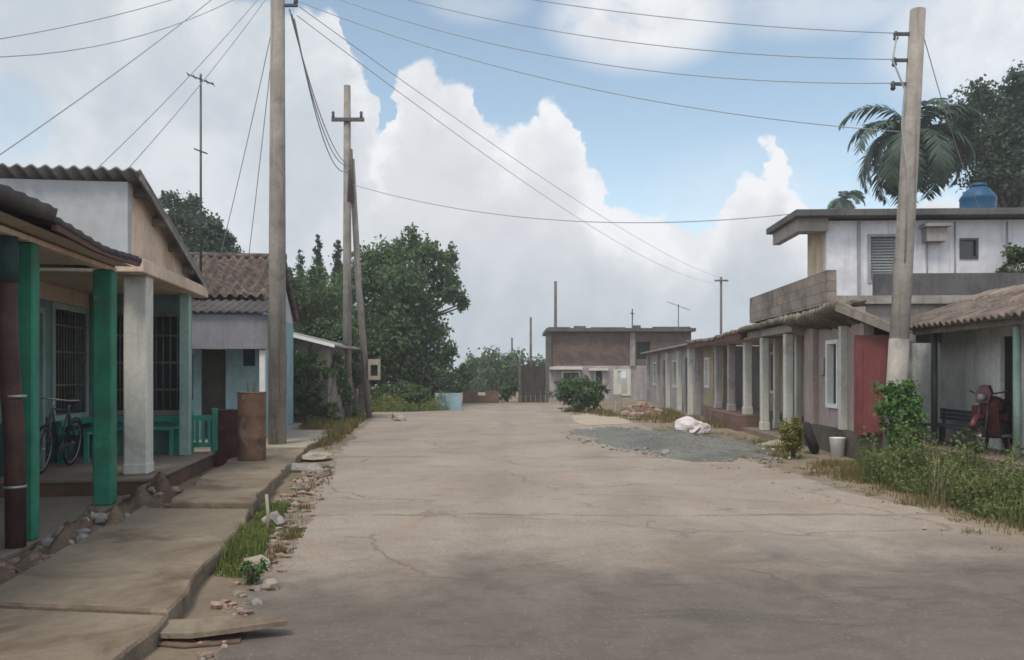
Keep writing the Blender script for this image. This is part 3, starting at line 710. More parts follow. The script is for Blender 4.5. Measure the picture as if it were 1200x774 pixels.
# ------------------------------------------------------------------ ground, road, pavements
S_ = 260
hz = MB().box(-S_ - 2, S_ + 2, -S_ - 2, S_ + 2, -1.0, 20.0).obj('haze', bpy.data.materials.new('humid_air'))
hm = hz.data.materials[0]; hm.use_nodes = True; hnt = hm.node_tree; hnt.nodes.clear()
pv = N(hnt, 'ShaderNodeVolumePrincipled'); pv.inputs['Color'].default_value = (.90, .93, .95, 1); pv.inputs['Density'].default_value = .0012; pv.inputs['Anisotropy'].default_value = .2
ho = N(hnt, 'ShaderNodeOutputMaterial'); hnt.links.new(pv.outputs[0], ho.inputs['Volume'])
tag(hz, 'humid daylight haze filling the street', 'haze', kind='stuff')
o = MB().add([(-S_, -S_, 0), (S_, -S_, 0), (S_, S_, 0), (-S_, S_, 0)], [(0, 1, 2, 3)]).obj('ground', GROUND); tag(o, 'brown dirt ground with sparse grass beyond the road', 'ground', kind='structure')
def ragged(pts, step=.25, amp=.09, seed=0):
    g = random.Random(seed); out = []; off = 0
    for a, b in zip(pts, pts[1:]):
        n = max(1, int(math.dist(a, b) / step))
        for k in range(n):
            off = off * .6 + g.uniform(-1, 1) * amp
            t = k / n; out.append((a[0] * (1 - t) + b[0] * t + off, a[1] * (1 - t) + b[1] * t))
    out.append(pts[-1]); return out
LE = [(-1.3, 0), (-1.7, 4.5), (-1.9, 6.2), (-2.35, 9.8), (-3.2, 15), (-4.2, 23.5), (-5.0, 31), (-6.4, 38), (-6.5, 43)]
RE = [(5.2, 0), (5.1, 5), (4.78, 7.9), (4.5, 13), (4.35, 15.5), (4.2, 20), (4.0, 26), (3.7, 33), (3.9, 43)]
le, re_ = ragged(LE, seed=3), ragged(RE, seed=5)
tag(MB().add([(x, y, .004) for x, y in le] + [(x, y, .004) for x, y in reversed(re_)], [tuple(range(len(le) + len(re_)))]).obj('road', ROAD), 'worn pale concrete street with patched grey asphalt', 'road', kind='structure')
def patch(name, label, outline, m, z, seed, cat='ground', kind='structure'):
    pts = ragged(outline + [outline[0]], .3, .12, seed)[:-1]
    return tag(MB().add([(x, y, z) for x, y in pts], [tuple(range(len(pts)))]).obj(name, m), label, cat, kind=kind)
patch('sand', 'pale sand washed out beside the far bush', [(2.2, 25.5), (3.6, 26.5), (4.4, 31), (3.0, 33.5), (2.0, 31)], SAND, .012, 4)
# low mound of grey gravel spread at the right edge
def mound(name, label, cat, c, rx, ry, h, m, seed=0, kind=None, rot=0, nx=40, ny=30, rough=.25):
    g = random.Random(seed); ph = [(g.uniform(.6, 3.2), g.uniform(.6, 3.2), g.uniform(0, 6)) for _ in range(9)]
    vs = []; fs = []
    for j in range(ny + 1):
        for i in range(nx + 1):
            a, r_ = 2 * math.pi * i / nx, j / ny
            wob = 1 + .12 * math.sin(3 * a + seed) + .09 * math.sin(7 * a + 2 * seed) + .06 * math.sin(13 * a)
            x, y = math.cos(a) * r_ * wob * rx, math.sin(a) * r_ * wob * ry
            hh = h * (1 - r_ ** 1.6) * (1 + rough * sum(math.sin(p[0] * x / rx * 4 + p[1] * y / ry * 4 + p[2]) for p in ph) / 2.2 + g.uniform(-.5, .5) * rough)
            vs.append((x * math.cos(rot) - y * math.sin(rot), x * math.sin(rot) + y * math.cos(rot), max(hh, 0) if j < ny else -.02))
    w = nx + 1
    for j in range(ny):
        for i in range(nx): fs.append((j * w + i, j * w + i + 1, (j + 1) * w + i + 1, (j + 1) * w + i))
    o = MB().add(vs, fs, True).obj(name, m); o.location = c
    return tag(o, label, cat, kind=kind)
mound('gravel', 'flat heap of grey gravel spread along the right road edge', 'gravel', (3.55, 19.8, .004), 1.75, 4.6, .15, GRAVEL, 2, 'stuff', rot=.2, rough=.5)

thL = math.atan(.135); thR = -math.atan(.04)
def L(x, s): c, n = math.cos(thL), math.sin(thL); return (-3.42 + x * c - s * n, x * n + s * c)   # street frame of the left row
def Rr(x, s): c, n = math.cos(thR), math.sin(thR); return (5.58 + x * c - s * n, x * n + s * c)  # street frame of the right row
def sL(Y): return Y * 1.0091
KERB = mat('dark_brown_kerb', (.19, .145, .105), .35, 2.5, stain=(.06, .045, .03), stain_amt=.8, bump=.8)  # browner, more darkly mottled material for the side faces of the slabs
def slab(name, label, outline, z0, z1, m, cat='pavement', kind='structure', seed=1, amp=.032):
    pts = ragged(outline + [outline[0]], .22, amp, seed)[:-1]
    n = len(pts); vs = [(x, y, z0) for x, y in pts] + [(x, y, z1 - .02) for x, y in pts]
    cx, cy = sum(p[0] for p in pts) / n, sum(p[1] for p in pts) / n
    vs += [(x + (cx - x) * .02, y + (cy - y) * .012, z1) for x, y in pts]
    fs = [tuple(range(2 * n, 3 * n))] + [(i, (i + 1) % n, n + (i + 1) % n, n + i) for i in range(n)] + [(n + i, n + (i + 1) % n, 2 * n + (i + 1) % n, 2 * n + i) for i in range(n)]
    o = MB().add(vs, fs).obj(name, m); o.data.materials.append(KERB)
    o.data.polygons.foreach_set('material_index', [0] + [1] * (len(fs) - 1))
    return tag(o, label, cat, kind=kind)
slab('pavement', 'nearest dirty brown slab of the left sidewalk', [(-1.6, 0), (-2.02, 4.4), (-2.12, 5.25), (-3.46, 5.45), (-3.5, 3), (-3.4, 0)], -.05, .115, SIDEWALK)
slab('pavement', 'cracked second slab of the left sidewalk', [(-2.13, 5.29), (-2.27, 6.2), (-2.5, 7.5), (-3.80, 7.3), (-3.7, 6.9), (-3.47, 5.49)], -.05, .132, SIDEWALK, seed=12)
slab('pavement', 'third slab of the left sidewalk below the mossy step', [(-2.52, 7.54), (-2.68, 8.6), (-2.82, 9.3), (-4.05, 9.35), (-3.81, 7.34)], -.05, .118, SIDEWALK, seed=13)
slab('pavement', 'raised sidewalk slab with a mossy step on the left', [(-2.86, 9.33), (-3.18, 11.4), (-4.2, 11.4), (-3.72, 9.37)], -.05, .19, SIDEWALK, seed=2)
slab('pavement', 'sidewalk stretch in front of the rusty drums', [(-3.2, 11.43), (-4.0, 16.6), (-5.2, 16.6), (-4.55, 13.4), (-4.3, 11.43)], -.05, .15, SIDEWALK, seed=3)
slab('pavement', 'pale far stretch of sidewalk behind the tall pole', [(-4.02, 16.64), (-4.55, 22), (-6.2, 22), (-5.6, 16.64)], -.05, .13, CONCLT, seed=4)

# ------------------------------------------------------------------ left row: house with the dark-edged porch roof
s0 = 3.0
A = Thing('porch_house', 'house with dark sheet porch roof on green posts at the left edge', 'house', (*L(0, s0), 0), thL, off=(0, s0, 0))
A.part('porch_floor', MB().box(-1.9, .11, s0, 10.85, 0, .055, .01), FLOORC)
A.part('wall', MB().wall('y', -2.0, -1.82, s0, 10.9, .055, 3.3, [(5.2, 6.1, .055, 2.25), (7.4, 8.6, 1.0, 2.3)]), LTBLUE)
d = A.part('door', MB().box(-1.96, -1.9, 5.22, 6.08, .06, 2.23), DKWOOD); A.part('handle', MB().lathe([(.0, 0), (.02, 0), (.02, .06), (0, .06)], (-1.9, 5.95, 1.05), 10, axis='x'), METAL, d)
w_ = A.part('window', MB().wall('y', -1.96, -1.86, 7.4, 8.6, 1.0, 2.3, [(7.46, 7.98, 1.06, 2.24), (8.02, 8.54, 1.06, 2.24)]), DKWOOD); A.part('pane', MB().box(-1.93, -1.92, 7.46, 8.54, 1.06, 2.24), GLASS, w_)
A.part('ceiling', MB().add([(-1.9, s0, 2.98), (.28, s0, 2.90), (.28, 10.2, 2.86), (-1.9, 10.9, 2.97)], [(0, 1, 2, 3)]), CEIL)
A.part('beam', MB().box(-.07, .07, s0, 10.3, 2.80, 2.855, .01), BEIGE)
A.part('roof', MB().sheet((.36, s0, 3.00), (.36, 7.72, 3.08), (-4, s0, 3.95), (-4, 7.72, 4.0), 18, .008, .12), ROOFDK)
A.part('roof', MB().sheet((.36, 7.70, 3.0), (.36, 10.3, 2.97), (-4, 7.70, 3.9), (-4, 10.3, 3.9), 10, .007, .06, sag=.055), ROOFDK, label='lower sagging end of the dark roof')
mbf = MB()
prof = [(7.73, 2.885), (8.2, 2.865), (8.7, 2.84), (9.2, 2.84), (9.7, 2.85), (10.28, 2.875)]
for (a, za), (b, zb) in zip(prof, prof[1:]): mbf.extr([(.30, a, za), (.30, b, zb), (.30, b, zb + .055), (.30, a, za + .055)], (.045, 0, 0))
A.part('fascia', mbf, REDTRIM)
A.part('column', MB().box(-.105, .105, sL(10.0) - .105, sL(10.0) + .105, .055, 2.80, .015), GREEN)
A.part('column', MB().box(-.09, .08, sL(7.82), sL(7.82) + .16, .055, 2.80, .015), GREEN)
A.part('column', MB().box(-.135, .135, 4.4, 4.67, .055, 2.80, .015), GREEN)
mb = MB(); mb.tube([(.045, 7.62, .06), (.035, 7.62, 1.0), (-.02, 7.6, 1.9), (-.03, 7.6, 2.45)], [.085, .085, .09, .09], 14)
p_ = A.part('drainpipe', mb, MAROON)
A.part('pipe_head', MB().tube([(-.03, 7.6, 2.40), (-.04, 7.6, 2.80)], [.105, .11], 14), DKGREEN, p_)
for z in (.58, 1.38): A.part('clamp', MB().tube([(.04, 7.615, z), (.04, 7.615, z + .025)], .094, 14), METAL, p_)

# left row: house with the white gable wall and raised porch
s0 = 10.92
B = Thing('gable_house', 'house with white side wall, corrugated roof and raised porch with white column', 'house', (*L(0, s0), 0), thL, off=(0, s0, 0))
eB = 14.62
B.part('plinth', MB().box(-1.78, .30, s0, eB, 0, .21), PLINTH)
B.part('porch_floor', MB().box(-1.79, .34, s0 - .03, eB, .212, .26, .01), FLOORC)
ops = [(11.75, 12.5, .26, 2.45), (12.95, 14.25, .95, 2.55)]
B.part('wall', MB().wall('y', -1.82, -1.65, s0 + .18, eB, .262, 2.66, ops), TEALWALL)
B.part('frieze', MB().box(-1.82, -1.66, s0 + .18, eB, 2.662, 3.0), BEIGE)
B.part('dado', MB().wall('y', -1.648, -1.642, s0 + .2, eB - .02, .262, .95, [(11.66, 12.6, .262, .95)]), DKGREEN)
dd = B.part('door', MB().box(-1.80, -1.74, 11.77, 12.48, .265, 2.43), DKWOOD)
B.part('door_panel', MB().box(-1.738, -1.73, 11.85, 12.40, .45, 1.15).box(-1.738, -1.73, 11.85, 12.40, 1.3, 2.3), DKGREEN, dd)
B.part('door_frame', MB().wall('y', -1.66, -1.61, 11.67, 12.58, .262, 2.53, [(11.75, 12.5, .2, 2.45)]), LTGREEN)
gw = B.part('window', MB().wall('y', -1.70, -1.61, 12.86, 14.34, .88, 2.64, [(12.95, 14.25, .96, 2.55)]), LTGREEN)
gb = MB()
for k in range(12): gb.tube([(-1.63, 13.0 + k * .109, .96), (-1.63, 13.0 + k * .109, 2.55)], .011, 6)
for z in (1.4, 1.9, 2.3): gb.box(-1.64, -1.62, 12.95, 14.25, z, z + .03)
B.part('window_grille', gb, BARS, gw); B.part('pane', MB().box(-1.80, -1.79, 12.95, 14.25, .96, 2.55), GLASS, gw)
B.part('end_wall', MB().wall('x', eB - .17, eB, -1.64, -.05, .262, 2.95, [(-1.45, -.2, .95, 2.55)]), TEALWALL)
ew = B.part('window', MB().wall('x', eB - .2, eB - .02, -1.52, -.13, .9, 2.62, [(-1.44, -.21, .97, 2.54)]), WOODGREY)
gb = MB()
for k in range(11): gb.tube([(-1.39 + k * .114, eB - .18, .97), (-1.39 + k * .114, eB - .18, 2.54)], .013, 6)
for z in (1.3, 1.75, 2.2): gb.box(-1.44, -.21, eB - .19, eB - .17, z, z + .035)
B.part('window_grille', gb, BARS, ew); B.part('pane', MB().box(-1.44, -.21, eB - .06, eB - .05, .97, 2.54), GLASS, ew)
B.part('ceiling', MB().box(-1.64, -.16, s0 + .2, eB - .2, 2.90, 2.94), CEIL)
B.part('beam', MB().box(-.15, .2, s0, eB + .06, 2.875, 3.05, .012), BEIGE)
B.part('column', MB().box(-.15, .15, sL(11.3) - .15, sL(11.3) + .15, .262, 2.874, .02).box(-.158, .158, sL(11.3) - .158, sL(11.3) + .158, .262, .42, .02), COLWHITE)
B.part('column', MB().box(-.08, .08, sL(13.8) - .08, sL(13.8) + .08, .262, 2.874, .012), LTGREEN)
# side wall above the neighbour's roof, and the wedge of wall under the sloping roof on the street side
zt = lambda s: 4.16 - (s - 10.78) * .272
B.part('gable_wall', MB().wall('x', s0 + .02, s0 + .17, -8.0, .0, 3.052, zt(11.1) - .05).box(-8, -1.83, s0 + .02, s0 + .17, .05, 3.052), WHITE)
B.part('upper_wall', MB().extr([(-.12, s0 + .175, 3.052), (-.12, eB, 3.052), (-.12, eB, zt(eB) - .045), (-.12, s0 + .175, zt(s0 + .175) - .05)], (.12, 0, 0)), BEIGE)
B.part('rear_wall', MB().box(-8, -7.85, s0 + .18, eB, .05, 3.1), BEIGE)
B.part('roof', MB().sheet((-8.1, s0 - .14, zt(s0 - .14)), (.20, s0 - .14, zt(s0 - .14)), (-8.1, eB + .12, zt(eB + .12)), (.20, eB + .12, zt(eB + .12)), 50, .026, .025), ROOFGREY)
for k in range(4):
    a = s0 + .25 + k * .85
    B.part('rafter', MB().extr([(.002, a, zt(a) - .16), (.17, a, zt(a) - .16), (.17, a + .07, zt(a + .07) - .16), (.002, a + .07, zt(a + .07) - .16)], (0, 0, .10)), WOODGREY if k % 2 else WOODDK)
B.part('roof_trim', MB().extr([(.175, s0 - .1, zt(s0 - .1) - .13), (.175, eB + .1, zt(eB + .1) - .13), (.175, eB + .1, zt(eB + .1) - .05), (.175, s0 - .1, zt(s0 - .1) - .05)], (.025, 0, 0)), WOODGREY)

# benches, gate, bicycle, drums on that porch
def bench(name, label, loc, rz, w, m, slats=4, h=.45, back=.9):
    T = Thing(name, label, 'bench', loc, rz)
    T.part('seat', MB().box(-w / 2, w / 2, -.2, .2, h - .04, h, .008), m)
    mb = MB()
    if slats:
        for k in range(slats): z = h + .08 + k * (back - h - .08) / slats; mb.box(-w / 2, w / 2, .17, .195, z, z + (back - h) / slats * .62)
        T.part('backrest', mb, m)
    for x in (-w / 2 + .06, w / 2 - .06):
        for y in (-.16, .16): T.part('leg', MB().box(x - .03, x + .03, y - .03, y + .03, 0, h - .041), m)
        if slats: T.part('back_post', MB().box(x - .025, x + .025, .197, .24, 0, back), m)
    return T
x, y = L(-.82, eB - .46); bench('bench', 'teal bench below the barred end window of the raised porch', (x, y, .26), thL, 1.3, TEALG, 2, .45, .62)
x, y = L(-1.36, 13.7); bench('bench', 'teal bench along the back wall behind the white column', (x, y, .26), thL + R(90), 1.5, TEALG, 2, .45, .62)
gx, gy = L(.10, 14.55)
G_ = Thing('low_gate', 'small green slatted gate beside the pale porch column', 'gate', (gx, gy, .26), thL)
G_.part('post', MB().box(-.19, -.11, -.04, .04, 0, .70, .01), TEALG); G_.part('post', MB().box(.19, .28, -.04, .04, 0, .74, .01), TEALG)
mb = MB().box(-.109, .189, -.02, .02, .53, .62)
mb.box(-.109, .189, -.02, .02, .08, .16)
for k in range(3): mb.box(-.08 + k * .1, -.03 + k * .1, -.018, .018, .16, .53)
G_.part('slat_panel', mb, TEALG)
def bicycle(label, loc, rz, lean=.12):
    T = Thing('bicycle', label, 'bicycle', loc, rz); T.root.rotation_euler = (0, lean, rz)
    for yy, nm in ((-.53, 'front_wheel'), (.53, 'rear_wheel')):
        t = T.part('wheel', MB().torus((0, yy, .33), .31, .02, 'x', 32, 8), RUBBER)
        mb = MB().torus((0, yy, .33), .285, .008, 'x', 32, 6)
        for k in range(14):
            a = k * math.pi * 2 / 14; mb.tube([(0, yy, .33), (0, yy + .28 * math.cos(a), .33 + .28 * math.sin(a))], .002, 4)
        mb.lathe([(.025, -.04), (.025, .04)], (0, yy, .33), 10, axis='x')
        T.part('rim', mb, METAL, t)
    mb = MB(); bb, st, hd = (0, .05, .3), (0, .2, .82), (0, -.38, .86)
    for a, b in ((bb, st), (bb, hd), (st, hd), (bb, (.05, .53, .33)), (bb, (-.05, .53, .33)), (st, (.05, .53, .33)), (st, (-.05, .53, .33)), (hd, (.05, -.53, .33)), (hd, (-.05, -.53, .33))): mb.tube([a, b], .014, 8)
    T.part('frame', mb, DKMETAL)
    mb = MB().tube([hd, (0, -.36, .98)], .012, 8); mb.tube([(-.27, -.22, 1.0), (-.2, -.36, .99), (.2, -.36, .99), (.27, -.22, 1.0)], .012, 8)
    T.part('handlebar', mb, METAL)
    mb = MB().tube([st, (0, .23, .93)], .012, 8); T.part('seat_post', mb, METAL)
    T.part('saddle', MB().lathe([(.02, -.13), (.045, -.08), (.07, .04), (.075, .1), (.03, .13)], (0, .22, .955), 12, axis='y'), BLACKPL)
    T.part('mudguard', MB().tube([(0, .53 + .36 * math.cos(a), .33 + .36 * math.sin(a)) for a in [R(20 + 14 * k) for k in range(9)]], .016, 6), DKMETAL)
    T.part('crank', MB().lathe([(.09, -.01), (.09, .01)], (.03, .05, .3), 16, axis='x').tube([(.05, .05, .3), (.05, .13, .16)], .01, 6).tube([(-.05, .05, .3), (-.05, -.03, .44)], .01, 6), DKMETAL)
    return T
x, y = L(-1.28, 12.05); bicycle('dark bicycle leaning against the teal wall of the raised porch', (x, y, .262), thL)
def drum(label, loc, r, h, m, seed, sticks=False):
    T = Thing('metal_drum', label, 'drum', loc, seed)
    prof = [(r * .97, 0), (r, .02)]
    for k in (1, 2): prof += [(r, h * k / 3 - .03), (r * 1.035, h * k / 3), (r, h * k / 3 + .03)]
    prof += [(r, h - .02), (r * 1.02, h), (r * .94, h), (r * .93, h - .06), (.0, h - .07)]
    T.part('drum_body', MB().lathe(prof, n=32), m)
    T.part('rim', MB().torus((0, 0, h), r * 1.0, .012, 'z', 32, 6), m)
    return T
dz = .15
drum('tall brown rusty drum standing in front of the light blue house', (-4.33, 14.2, dz), .23, 1.12, RUST, 1)
drum('dark maroon rusty drum behind the tall brown drum', (-4.95, 14.75, .0), .24, .95, RUSTDK, 2)
mb = MB()
for a, (x, y, h) in enumerate(((-.05, .02, .32), (.04, -.03, .24), (.0, .07, .38))): mb.tube([(x * .3, y * .3, -.75), (x, y, 0), (x * 2.2, y * 2, h)], .014, 7)
o = mb.obj('wooden_sticks', WOODDK); o.location = (-4.33, 14.2, dz + 1.05); tag(o, 'dark wooden sticks poking out of the tall brown drum', 'sticks')

# left row: light blue house with grey fascia and clay tile roof
s0 = 18.1
C = Thing('tiled_house', 'light blue house with grey fascia and old clay tile roof behind the tall pole', 'house', (*L(0, s0), 0), thL, off=(0, s0, 0))
C.part('plinth', MB().box(-6, .62, s0 - .05, 25.3, 0, .12), CONC)
C.part('wall', MB().wall('x', 19.4, 19.58, -6, .38, .122, 3.0, [(-.95, -.42, .122, 2.15), (-1.62, -1.12, 1.0, 2.0), (-.05, .22, 1.75, 2.15)]).wall('y', .2, .38, 19.585, 25.2, .122, 3.0, [(20.6, 21.5, .122, 2.2), (22.6, 23.8, 1.0, 2.1)]), LTBLUE)
C.part('door', MB().box(-.93, -.44, 19.47, 19.53, .125, 2.13), DKWOOD); C.part('door', MB().box(.26, .31, 20.62, 21.48, .125, 2.18), DKWOOD)
C.part('shutter', MB().box(-1.62, -1.12, 19.46, 19.52, 1.0, 2.0), DKGREEN); C.part('shutter', MB().box(-.05, .22, 19.46, 19.52, 1.75, 2.15), NAVY, label='navy blue shutter under the grey fascia')
C.part('window', MB().wall('y', .22, .34, 22.6, 23.8, 1.0, 2.1, [(22.68, 23.72, 1.08, 2.02)]), WOODGREY)
C.part('fascia', MB().box(-4.5, .70, s0 - .1, s0 - .04, 2.1, 2.82), FASCIA)
C.part('side_fascia', MB().box(.64, .70, s0 - .038, 19.5, 2.1, 2.82), FASCIA)
C.part('awning_roof', MB().sheet((-4.6, s0 - .2, 2.87), (.78, s0 - .2, 2.87), (-4.6, 19.75, 3.30), (.78, 19.75, 3.30), 30, .022, .02), ROOFDK)
C.part('post', MB().box(.52, .64, s0 - .03, s0 + .09, .122, 2.1, .01), WHITEPAINT)
C.part('gable_wall', MB().extr([(.2, 19.7, 3.003), (.2, 25.2, 3.003), (.2, 25.2, 3.15), (.2, 22.4, 4.42), (.2, 19.7, 3.24)], (.17, 0, 0)), WHITE)
C.part('roof', MB().sheet((-5.6, 19.45, 3.32), (.52, 19.45, 3.32), (-5.6, 22.4, 4.60), (.52, 22.4, 4.60), 27, .045, .03, rows=9, step=.03, jit=.012), TILE)
C.part('roof', MB().sheet((-5.6, 25.5, 3.08), (.52, 25.5, 3.08), (-5.6, 22.42, 4.60), (.52, 22.42, 4.60), 27, .045, .03, rows=9, step=.03, jit=.012), TILE)
C.part('ridge_cap', MB().tube([(-5.6, 22.41, 4.62), (.54, 22.41, 4.62)], .085, 10), TILE)

# overgrown shed and plank fence beyond
D = Thing('lean_to_shed', 'low shed with pale sloping roof edge, half overgrown, beyond the tiled house', 'shed', (-7.2, 26.2, 0), 0)
D.part('wall', MB().extr([(-2.5, 0, 0), (1.55, 0, 0), (1.55, 0, 2.42), (-2.5, 0, 3.4)], (0, .15, 0)).box(1.4, 1.55, .155, 5, 0, 2.4), WOODGREY)
D.part('roof', MB().sheet((1.85, -.35, 2.42), (1.85, 5.2, 2.42), (-2.6, -.35, 3.52), (-2.6, 5.2, 3.52), 26, .025, .03), ROOFGREY)
D.part('roof_trim', MB().extr([(1.83, -.37, 2.46), (-2.6, -.37, 3.56), (-2.6, -.37, 3.46), (1.83, -.37, 2.36)], (0, -.03, 0)), WHITEPAINT)
blobs = [((-5.55, 26.3 + k * .75, .35 + .5 * ((k * 7) % 4)), (.22, .5, .45)) for k in range(7)] + [((-7.2 + a, 26.0 + b, c), (.5, .25, .5)) for a, b, c in ((-.5, 0, 2.5), (.1, 0, 2.3), (.8, 0, 1.9), (1.2, 0, 1.7), (.0, 0, .4), (.6, 0, 1.0), (-.9, 0, 1.0), (-.9, 0, .5), (-.2, -.05, 1.0), (.5, 0, .5), (-.6, .02, 1.5), (.3, 0, 1.5), (1.0, .0, 1.1), (1.2, 0, .4), (-1.2, 0, 1.9), (-.3, 0, 2.1))]
T = Thing('climbing_vine', 'green climbing vine covering the near wall of the low shed', 'vine', (-7.2, 26.1, 0), 0, off=(-7.2, 26.1, 0))
mb = MB()
for q in blobs[:6]: mb.tube([(-7.2, 26.05, 0), (q[0][0], 26.05, q[0][2] * .5), (q[0][0] + .2, 26.05, q[0][2] + .3)], .015, 5)
T.part('stem', mb, BARK); cells_mesh('foliage', leaves(blobs, 19000, .10, 3) - np.array((-7.2, 26.1, 0)), LEAFMID, T.root)
Fp = Thing('plank_fence', 'grey weathered plank fence behind the tall crossarm pole', 'fence', (-5.9, 30.6, 0), 0)
for k in range(5): 
    x = -.62 + k * .25; h = 2.25 + .1 * math.sin(k * 2.3)
    Fp.part('board', MB().box(x, x + .22, -.02 - .012 * (k % 2), .02 - .012 * (k % 2), 0, h), WOODGREY)
for z in (.5, 1.7): Fp.part('rail', MB().box(-.66, .66, .022, .07, z, z + .09), WOODGREY)

# ------------------------------------------------------------------ utility poles
P1 = Vector((-4.84, 17.6, 0))
T = Thing('utility_pole', 'tallest grey pole on the left sidewalk, running out of the top of the picture', 'utility pole', P1)
T.part('shaft', MB().tube([(0, 0, 0), (.0, 0, 5), (.01, 0, 10.6)], [.185, .165, .135], 20), WOODPOLE)
for z in (10.2, 9.85, 9.5, 9.15):
    br_ = T.part('bracket', MB().box(.13, .42, -.03, .03, z, z + .05), DKMETAL)
    T.part('insulator', MB().lathe([(.03, 0), (.05, .03), (.035, .06), (.05, .09), (.03, .13)], (.38, 0, z + .05), 12), DKMETAL, br_)
P2 = Vector((-5.6, 29, 0))
T = Thing('utility_pole', 'thin dark pole with a small crossarm and a leaning brace pole', 'utility pole', P2)
T.part('shaft', MB().tube([(0, 0, 0), (.0, 0, 6), (.0, 0, 11.35)], [.155, .14, .115], 16), WOODGREY)
T.part('brace_pole', MB().tube([(.58, 1.0, 0), (.3, .5, 4.6), (.12, .17, 8.9)], [.115, .11, .10], 14), WOODPOLE)
T.part('crossarm', MB().box(-.5, .6, -.18, -.10, 10.1, 10.22), WOODDK)
for x in (-.45, .5): T.part('insulator', MB().lathe([(.03, 0), (.06, .04), (.04, .1), (.06, .16), (.03, .22)], (x, -.14, 10.22), 10), DKMETAL)
T.part('splice', MB().tube([(.06, .03, 7.4), (.06, .03, 9.2)], [.17, .12], 12), WOODDK)
P3 = Vector((6.23, 14, 0)); P3T = Vector((6.66, 14, 7.55))
T = Thing('utility_pole', 'leaning grey pole on the right with a whitewashed foot', 'utility pole', P3)
T.part('shaft', MB().tube([(0, 0, 0), P3.lerp(P3T, .5) - P3, P3T - P3], [.16, .145, .12], 18), WOODPOLE)
q0, q1 = P3.lerp(P3T, .02) - P3, P3.lerp(P3T, .285) - P3
T.part('whitewash', MB().tube([q0, q1], [.164, .157], 18), CONC)
for z in (7.15, 6.72, 6.33):
    c = P3.lerp(P3T, z / 7.55) - P3
    br_ = T.part('bracket', MB().box(c.x - .36, c.x - .08, -.02, .02, z - .02, z + .03), DKMETAL)
    T.part('insulator', MB().lathe([(.02, -.1), (.045, -.07), (.03, -.03), (.045, 0), (.02, .05)], (c.x - .34, 0, z), 10), DKMETAL, br_)
c = P3.lerp(P3T, .93) - P3
T.part('riser_cable', MB().tube([(c.x - .34, -.05, 7.1), (c.x - .42, -.08, 6.7), (c.x - .24, -.12, 6.2), (c.x - .3, -.14, 5.6), (c.x - .2, -.15, 4.8), (c.x - .25, -.15, 3.4)], .014, 6), WIREM)
# meter box and small things on the poles
T = Thing('meter_box', 'pale open box fixed low on the leaning brace pole', 'meter box', (-4.78, 29.75, 1.35), 0)
T.part('box_frame', MB().wall('x', -.12, .02, -.22, .2, 0, .72, [(-.13, .11, .14, .52)]), CONCLT); T.part('box_back', MB().box(-.13, .11, .0, .015, .14, .52), DARK)
far_poles = [(845, 325, 75, 'far thin pole with a tiny crossarm above the right-hand porches', .13, 1), (651, 330, 62, 'bare far pole rising behind the dark brick house', .14, 0), (622, 372, 70, 'faint far pole left of the dark brick house', .12, 0), (600, 396, 80, 'shortest far pole above the distant treetops', .12, 0)]
for (u, v, Y, lab, r, arm) in far_poles:
    t = PX(u, v, Y); T = Thing('utility_pole', lab, 'utility pole', (t.x, Y, 0)); T.part('shaft', MB().tube([(0, 0, 0), (0, 0, t.z)], [r, r * .75], 10), WOODDK)
    if arm: T.part('crossarm', MB().box(-.6, .6, -.2, -.12, t.z - .4, t.z - .25), WOODDK)
def antenna(label, base, top, bars, r=.02):
    b = Vector(base); T = Thing('tv_antenna', label, 'antenna', b)
    h = top - b.z; T.part('mast', MB().tube([(0, 0, 0), (0, 0, h)], [r, r * .8], 8), DKMETAL)
    for (z, w, a) in bars:
        d = Vector((math.cos(a), math.sin(a), -.35 * math.cos(a))) * w
        bm_ = T.part('boom', MB().tube([Vector((0, 0, z)) - d, Vector((0, 0, z)) + d], .016, 6), DKMETAL)
        mb = MB()
        for k in (-1, -.5, 0, .5, 1):
            c = Vector((0, 0, z)) + d * k; e = Vector((-math.sin(a), math.cos(a), 0)) * w * .55; mb.tube([c - e, c + e], .009, 5)
        T.part('elements', mb, DKMETAL, bm_)
    return T
antenna('tall thin television aerial mast rising behind the corrugated roof', (-6.93, 19.0, 2.98), 8.25, [(5.15, .27, .2), (3.55, .13, .1)], .03)
t = PX(795, 357, 56); antenna('small far television aerial above the brick house roof', (t.x, 56, 0), t.z, [(t.z - .1, .7, .1)], .04)
t = PX(741, 362, 54); antenna('thin rod aerial above the middle of the brick house', (t.x, 54, 0), t.z, [(t.z - .3, .2, 1.2)], .05)

# ------------------------------------------------------------------ overhead cables
def wire(label, a, b, sag, r=.0075, m=None, group=None, name='cable'):
    a, b = Vector(a), Vector(b); n = 28
    pts = [a.lerp(b, k / n) - Vector((0, 0, 4 * sag * (k / n) * (1 - k / n))) for k in range(n + 1)]
    o = MB().tube([p - a for p in pts], r, 6).obj(name, m or WIREM); o.location = a
    return tag(o, label, 'cable', group)
grp = 'overhead cables over the street'
ins1 = [P1 + Vector((.40, 0, z + .12)) for z in (10.2, 9.85, 9.5, 9.15)]
def p3(z): c = P3.lerp(P3T, z / 7.55); return Vector((c.x - .35, 14, z))
wire('topmost street cable between the tall left pole and the right pole', ins1[0], p3(7.17), .32, group=grp)
wire('second street cable down, ending at the middle insulator of the right pole', ins1[1], p3(6.74), .45, group=grp)
wire('third street cable down, ending at the lowest insulator of the right pole', ins1[2], p3(6.35), .55, group=grp)
wire('lowest street cable, slanting past the cloud to the right pole below its insulators', ins1[3], p3(5.55) + Vector((.22, 0, 0)), .45, group=grp)
t4 = PX(845, 328, 75)
